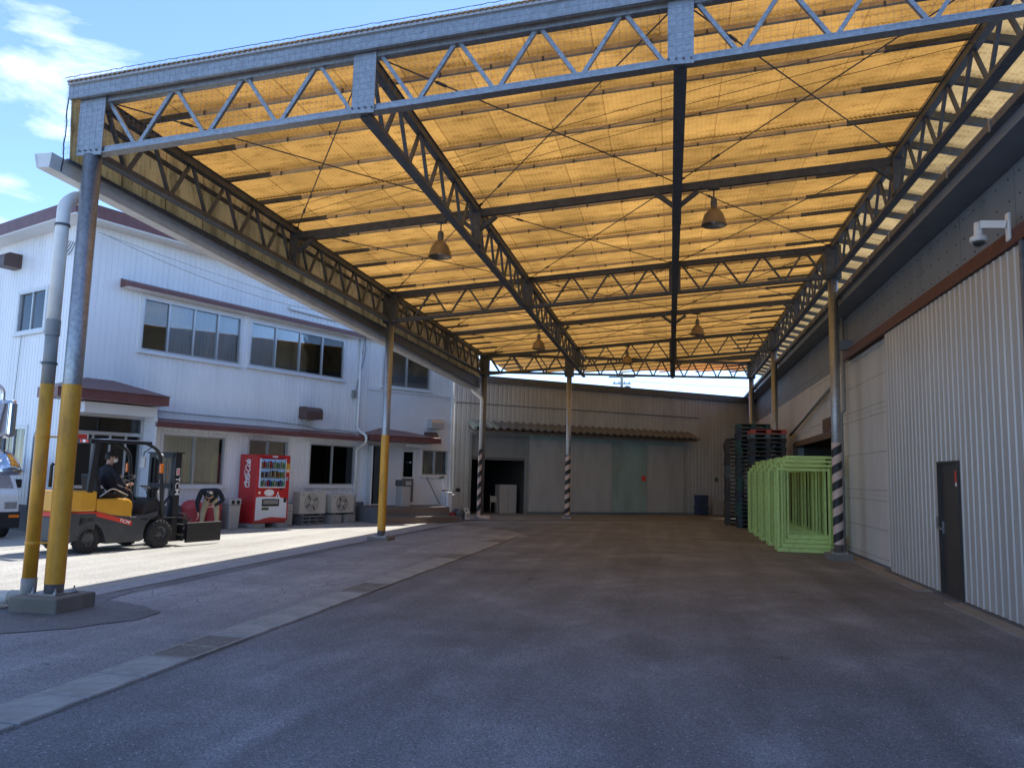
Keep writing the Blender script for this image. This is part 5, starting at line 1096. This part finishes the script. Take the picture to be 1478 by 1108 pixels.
for k in range(6): rb.tube([(.16 * math.cos(a) * (1 + .03 * k), -.1 + k * .035, .2 + .16 * math.sin(a) * (1 + .03 * (k % 3))) for a in [2 * PI * i / 18 for i in range(19)]], .018, 6, False)
P(rb, 'hose_coil', 'blue_plastic', o)
for y_ in (-.13, .12): P(MB().lathe((0, y_, .2), [(0, -.008), (.19, -.008), (.19, .008), (0, .008)], 18, 'y').beam((-.12, y_, .0), (0, y_, .2), .03, .02).beam((.12, y_, .0), (0, y_, .2), .03, .02), 'reel_side', 'pallet_blue', o)
o = thing('red_bucket', 'red bucket behind the floor-cleaning machine by the step end', 'bucket', anw(2.86, -1.05, .02), AR_); P(MB().lathe((0, 0, 0), [(0, 0), (.1, 0), (.13, .26), (.135, .27), (.12, .26), (.09, .02), (0, .02)], 18), 'bucket_body', 'bin_red', o); P(MB().tube([(-.13, 0, .25), (-.08, 0, .36), (.08, 0, .36), (.13, 0, .25)], .006, 6), 'handle', 'alu', o)
o = thing('mop', 'thin dark mop handle leaning beside the porch door', 'mop', anw(2.72, -.3, .49), AR_); P(MB().tube([(.1, -.15, .02), (-.25, .24, .98)], .014, 8), 'handle', 'ac_dark', o); P(MB().lathe((.1, -.15, 0), [(0, .08), (.04, .06), (.08, 0), (0, 0)], 10), 'mop_head', 'bin_grey', o)
def jug(p, rz, lb_):
    o = thing('plastic_jug', lb_, 'jug', p, rz); P(MB().bbox((-.11, -.08, 0), (.11, .08, .3), .03).box((-.1, -.03, .3), (-.06, .03, .38)).box((.04, -.03, .3), (.08, .03, .38)).box((-.1, -.03, .38), (.08, .03, .41)), 'body', 'jug', o); P(MB().lathe((-.02, 0, .3), [(.03, 0), (.03, .05), (0, .05)], 12), 'cap', 'black', o); P(MB().box((-.06, -.0825, .07), (.08, -.0805, .22)), 'jug_print', 'bin_grey', o)
jug(anw(3.55, -1.0, .02), AR_, 'white plastic jug with black cap standing on the ground beside the hose reel')
o = thing('brown_tin', 'small dark brown tin behind the white jug', 'tin', anw(3.75, -.45, .02), AR_); P(MB().bbox((-.08, -.08, 0), (.08, .08, .32), .015), 'body', 'rust', o); P(MB().lathe((0, 0, .32), [(.03, 0), (.03, .03), (0, .03)], 10), 'cap', 'black', o)

# ------------------------------------------------------------------ by the shed
SL, SR_ = (-7.51, 30.89), R(36.5)
def shw(u, v, z=.02): x, y = W2(SL, SR_, u, v); return (x, y, z)
o = thing('white_cabinet', 'pale steel cabinet standing just inside the open shutter', 'cabinet', shw(1.2, .62), SR_); P(MB().bbox((0, 0, 0), (.78, .5, 1.18), .012), 'body', 'bin_grey', o); P(MB().box((.385, -.004, .05), (.395, .0, 1.12)), 'door_gap', 'ac_dark', o)
o = thing('folding_chair', 'folded metal chair leaning inside the open shutter', 'chair', shw(.75, .5), SR_)
for x_ in (0, .3): P(MB().tube([(x_, 0, 0), (x_ + .08, .25, .75)], .012, 6), 'frame_tube', 'alu', o)
P(MB().box((.08, .2, .45), (.34, .24, .7)), 'seat', 'bin_grey', o)
o = thing('blue_crate', 'dark blue plastic crate against the shed wall', 'crate', shw(10.55, -.55), SR_)
for z_ in (0, .46): P(MB().hexa([(.03, .0, z_), (.5, 0, z_), (.5, .36, z_), (.03, .36, z_), (0, -.02, z_ + .44), (.53, -.02, z_ + .44), (.53, .38, z_ + .44), (0, .38, z_ + .44)]), 'crate_box', 'blue_plastic', o, .02)
o = thing('beige_sack', 'pale beige sack slumped against the shed wall near the pallets', 'sack', shw(11.5, -.35), SR_); P(MB().hexa([(0, -.15, 0), (.6, -.15, 0), (.6, .2, 0), (0, .2, 0), (.06, -.05, .55), (.52, -.03, .58), (.5, .15, .56), (.08, .14, .57)]), 'sack_body', 'concrete_block', o, .06)
# pallets
def pallet_mesh(m):
    b = MB(); w = 1.1
    b.box((0, 0, .115), (w, w, .142)); b.box((0, 0, 0), (w, w, .022))
    for x_ in (0, .475, .95):
        for y_ in (0, .475, .95): b.box((x_, y_, .022), (x_ + .15, y_ + .15, .115))
    return b.mesh('pallet', m)
pm = [pallet_mesh(m) for m in M['pallet']]; pr_m, pb_m = pallet_mesh(M['pallet_red']), pallet_mesh(M['pallet_blue'])
_u = 'zeroth first second third fourth fifth sixth seventh eighth ninth tenth eleventh twelfth thirteenth fourteenth fifteenth sixteenth seventeenth eighteenth nineteenth twentieth'.split()
ORD = _u + ['twenty-' + w for w in _u[1:10]]
def stack(x, y, n, cols, lbl, group, tops=()):
    for k in range(n):
        me = tops[k - n] if k >= n - len(tops) else pm[cols[(k * 5 + k // 3) % len(cols)]]
        o = bpy.data.objects.new('plastic_pallet', me); col.objects.link(o); o.location = (x + random.uniform(-.02, .02), y + random.uniform(-.02, .02), .002 + k * .1425); o.rotation_euler.z = random.uniform(-.015, .015)
        l_ = lbl
        if k >= n - len(tops): l_ = ('red plastic pallet on top of the stack behind the green racks' if me is pr_m else 'slate-blue plastic pallet directly under the red pallet')
        if k < n - len(tops): l_ = lbl + ', ' + ORD[n - k] + ' from the top'
        tag(o, l_, 'pallet', None if k >= n - len(tops) else group)
stack(2.58, 26.62, 23, [0, 4, 1, 0], 'dark plastic pallet in the stack under the red pallet', 'pallets under the red one', (pb_m, pr_m))
stack(2.28, 28.15, 25, [0, 2, 4, 2, 0], 'dark teal plastic pallet in the tallest stack', 'pallets in the tallest stack')
stack(2.0, 29.7, 22, [1, 3, 1, 3, 5], 'dark brown plastic pallet in the stack nearest the shed', 'pallets in the brown stack')
stack(3.0, 31.2, 25, [1, 0], 'blackish plastic pallet in the rear stack', 'pallets in the rear stack')
# green steel racks
def rack():
    t = thing('steel_rack', 'pale green steel rack frame nested in the row beside the warehouse wall', 'rack', group='nested green racks')
    w, d, h = 1.18, .55, 1.92; s_ = .042
    for x_ in (0, w - s_):
        for y_ in (0, d - s_): P(MB().box((x_, y_, .09), (x_ + s_, y_ + s_, h - .05)), 'post', 'green', t)
    for y_ in (0, d - s_): P(MB().box((0, y_, 0), (w, y_ + s_, .09)), 'bottom_rail', 'green', t); P(MB().box((0, y_, h - .05), (w, y_ + s_, h)), 'top_rail', 'green', t)
    for x_ in (0, w - s_): P(MB().box((x_, s_, .01), (x_ + s_, d - s_, .08)), 'side_rail', 'green', t); P(MB().box((x_, s_, h - .045), (x_ + s_, d - s_, h - .005)), 'side_rail', 'green', t)
    return t
r0_ = rack(); first = True
for j in range(5):
    for k in range(4):
        o = r0_ if first else copy_tree(r0_); first = False
        tag(o, 'pale green rack frame, %s of its nest, %s' % (('lowest', 'second lowest', 'second highest', 'highest')[k], ('in the nest beside the striped column', 'second nest from the striped column', 'third nest from the striped column', 'fourth nest from the striped column', 'in the nest against the pallet stack')[j]))
        o.location = (2.45 + k * .085 + random.uniform(-.015, .015), 19.35 + j * 1.66 + k * .06 + random.uniform(-.01, .01), .002 + k * .1); o.rotation_euler.z = random.uniform(-.008, .008)

# ------------------------------------------------------------------ vehicles at the left edge
vn = thing('parked_van', 'small white van parked nose out beside the office end wall', 'van', (-13.6, 14.55, .008), R(-22.5))
# local x forward, y left; front left corner at origin, body extends to -x and -y
sp = [(-3.3, .32), (-.02, .32), (.0, .5), (.0, .92), (-.1, 1.0), (-.62, 1.72), (-.8, 1.8), (-3.2, 1.8), (-3.3, 1.6)]
P(MB().prism(sp, -1.42, 0), 'body', 'van_white', vn, .05)
P(MB().bbox((-.1, -1.43, .22), (.04, .01, .56), .02), 'bumper', 'black', vn)
P(MB().hexa([(-.15, -1.33, 1.03), (-.13, -.09, 1.03), (-.125, -.09, 1.03), (-.145, -1.33, 1.03), (-.6, -1.25, 1.68), (-.58, -.16, 1.68), (-.56, -.16, 1.69), (-.58, -1.25, 1.69)]), 'windscreen', 'glass_dark', vn)
wsn = MB(); n_ = V((.82, 0, .57)) * .012
a, b, c, d_ = V((-.13, -1.32, 1.05)), V((-.13, -.1, 1.05)), V((-.575, -.15, 1.66)), V((-.575, -1.27, 1.66)); wsn.hexa([a, b, c, d_, a + n_, b + n_, c + n_, d_ + n_]); P(wsn, 'windscreen_glass', 'lamp_lens', vn)
for y_ in (-.32, -1.36): hl = P(MB().bbox((-.03, y_, .62), (.018, y_ + .26, .78), .02), 'headlight', 'lamp_lens', vn); 
for y_ in (-.22, -1.4): P(MB().box((.03, y_, .44), (.048, y_ + .2, .5)), 'indicator', 'orange_lens', vn)
P(MB().box((-.01, -.9, .7), (.008, -.5, .74)), 'grille', 'ac_dark', vn); P(MB().box((.041, -.9, .34), (.05, -.5, .46)), 'number_plate', 'white_print', vn)
for x_, y_ in ((-.55, -.08), (-.55, -1.34), (-2.7, -.08), (-2.7, -1.34)): w_ = P(MB().lathe((x_, y_, .27), [(0, -.08), (.2, -.08), (.27, -.05), (.27, .05), (.2, .08), (0, .08)], 22, 'y'), 'wheel', 'rubber', vn)
for s_ in (.02, -1.44): P(MB().prism([(-.8, 1.02), (-.32, 1.02), (-.72, 1.62), (-.8, 1.66)], s_ - .006, s_ + .006), 'side_window', 'glass_dark', vn)
P(MB().bbox((-.42, .02, 1.05), (-.34, .16, 1.24), .02), 'door_mirror', 'black', vn)
# lorry cab just out of frame, its chrome mirror reaching into view
tk = thing('parked_lorry', 'chrome rear-view mirrors of a parked lorry', 'lorry', (-7.0, 6.0, 0), R(90))
P(MB().prism([(-1.9, .5), (0, .5), (.05, 1.1), (-.06, 1.5), (-.3, 2.4), (-1.9, 2.45)], 0, 2.0), 'cab', 'van_white', tk, .06)
P(MB().box((-5.0, .1, .85), (-1.95, 1.9, 1.0)), 'load_bed', 'fork_grey', tk); P(MB().bbox((-.1, -.01, .35), (.12, 2.01, .62), .03), 'bumper', 'black', tk)
P(MB().hexa([(.0, .12, 1.45), (.0, 1.88, 1.45), (-.03, 1.88, 1.44), (-.03, .12, 1.44), (-.24, .2, 2.28), (-.24, 1.8, 2.28), (-.28, 1.8, 2.28), (-.28, .2, 2.28)]), 'windscreen', 'lamp_lens', tk)
for x_ in (-.9, -4.2):
    for y_ in (.14, 1.86): P(MB().lathe((x_, y_, .38), [(0, -.12), (.28, -.12), (.38, -.08), (.38, .08), (.28, .12), (0, .12)], 24, 'y'), 'wheel', 'rubber', tk)

ms = P(MB().bbox((.57, -.66, 1.84), (.66, -.36, 2.22), .04), 'mirror_housing', 'chrome', tk)
P(MB().bbox((.562, -.63, 1.88), (.5695, -.4, 2.18), .003), 'mirror_glass', 'mirror', ms)
lm = P(MB().lathe((.6, -.6, 1.62), [(0, .1), (.04, .1), (.12, .0), (.16, -.1), (.15, -.14), (0, -.13)], 22), 'lower_mirror', 'chrome', tk)
P(MB().tube(bend([(-.2, .02, 2.3), (.3, -.2, 2.42), (.62, -.5, 2.36), (.62, -.5, 1.6), (.1, .02, 1.3)], .1), .018, 8), 'mirror_arm', 'chrome', tk)

# ------------------------------------------------------------------ beyond the yard: pole, wires, tree
up = thing('utility_pole', 'distant utility pole with crossarm beyond the shed roof', 'pole', (-3.62, 60, 0))
P(MB().tube([(0, 0, 0), (0, 0, 9.6)], [.17, .11], 12), 'mast', 'concrete', up)
for z_, w_ in ((9.2, 1.0), (8.7, .7)):
    ca = P(MB().box((-w_, -.05, z_), (w_, .05, z_ + .1)), 'crossarm', 'galv_dull', up)
    for x_ in (-.8, -.3, .3, .8): P(MB().lathe((x_ * w_, 0, z_ + .1), [(.05, 0), (.06, .08), (.03, .16), (0, .18)], 8), 'insulator', 'white_print', ca)
P(MB().lathe((.45, -.25, 8.0), [(0, 0), (.22, .02), (.24, .5), (0, .6)], 12), 'transformer', 'galv_dull', up)
def wire(a, b, sag, lb_, r_=.012, grp='overhead wires'):
    a, b = V(a), V(b); pts = [a.lerp(b, i / 16) - V((0, 0, sag * 4 * (i / 16) * (1 - i / 16))) for i in range(17)]
    tag(MB().tube(pts, r_, 5).build('overhead_wire', M['wire']), lb_, 'wire', grp)
wire((-2.8, 60, 9.45), (45, 60, 11.5), .9, 'overhead wire from the upper crossarm of the distant pole', .02)
wire((-3.0, 60, 8.95), (40, 58, 9.8), 1.1, 'overhead wire from the lower crossarm of the distant pole', .02)
wire((-45, 34, 14.2), (-16.5, 31, 11.7), .4, 'upper thin overhead wire running behind the office roof', .016)
wire((-45, 34.5, 13.4), (-16.5, 31.5, 11.0), .4, 'lower thin overhead wire running behind the office roof', .016)
def tree(loc, h, r_, lb_):
    t = thing('tree', lb_, 'tree', loc)
    tr = MB().tube([(0, 0, 0), (.1, 0, h * .4), (0, .1, h * .8)], [.2, .15, .06], 10)
    for i in range(6): a = i * 1.05; tr.tube([(.05, 0, h * (.4 + .05 * i)), (r_ * .5 * math.cos(a), r_ * .5 * math.sin(a), h * (.6 + .04 * i))], [.07, .025], 6)
    P(tr, 'trunk', 'bark', t); cr_ = MB()
    cl_ = [V((random.gauss(0, r_ * .45), random.gauss(0, r_ * .45), h * .78 + random.gauss(0, r_ * .4))) for _ in range(40)]
    for i in range(5000):
        p = random.choice(cl_) + V((random.gauss(0, .35), random.gauss(0, .35), random.gauss(0, .28))); n_ = V((random.gauss(0, 1), random.gauss(0, 1), random.gauss(.4, 1))).normalized(); x_ = n_.orthogonal().normalized() * .1; y_ = n_.cross(x_).normalized() * .06
        cr_.quad(p - x_, p - y_, p + x_, p + y_)
    P(cr_, 'crown', 'leaf', t)
tree((-11.0, 52, 0), 8.3, 1.4, 'green tree showing over the shed roof beside the end column')
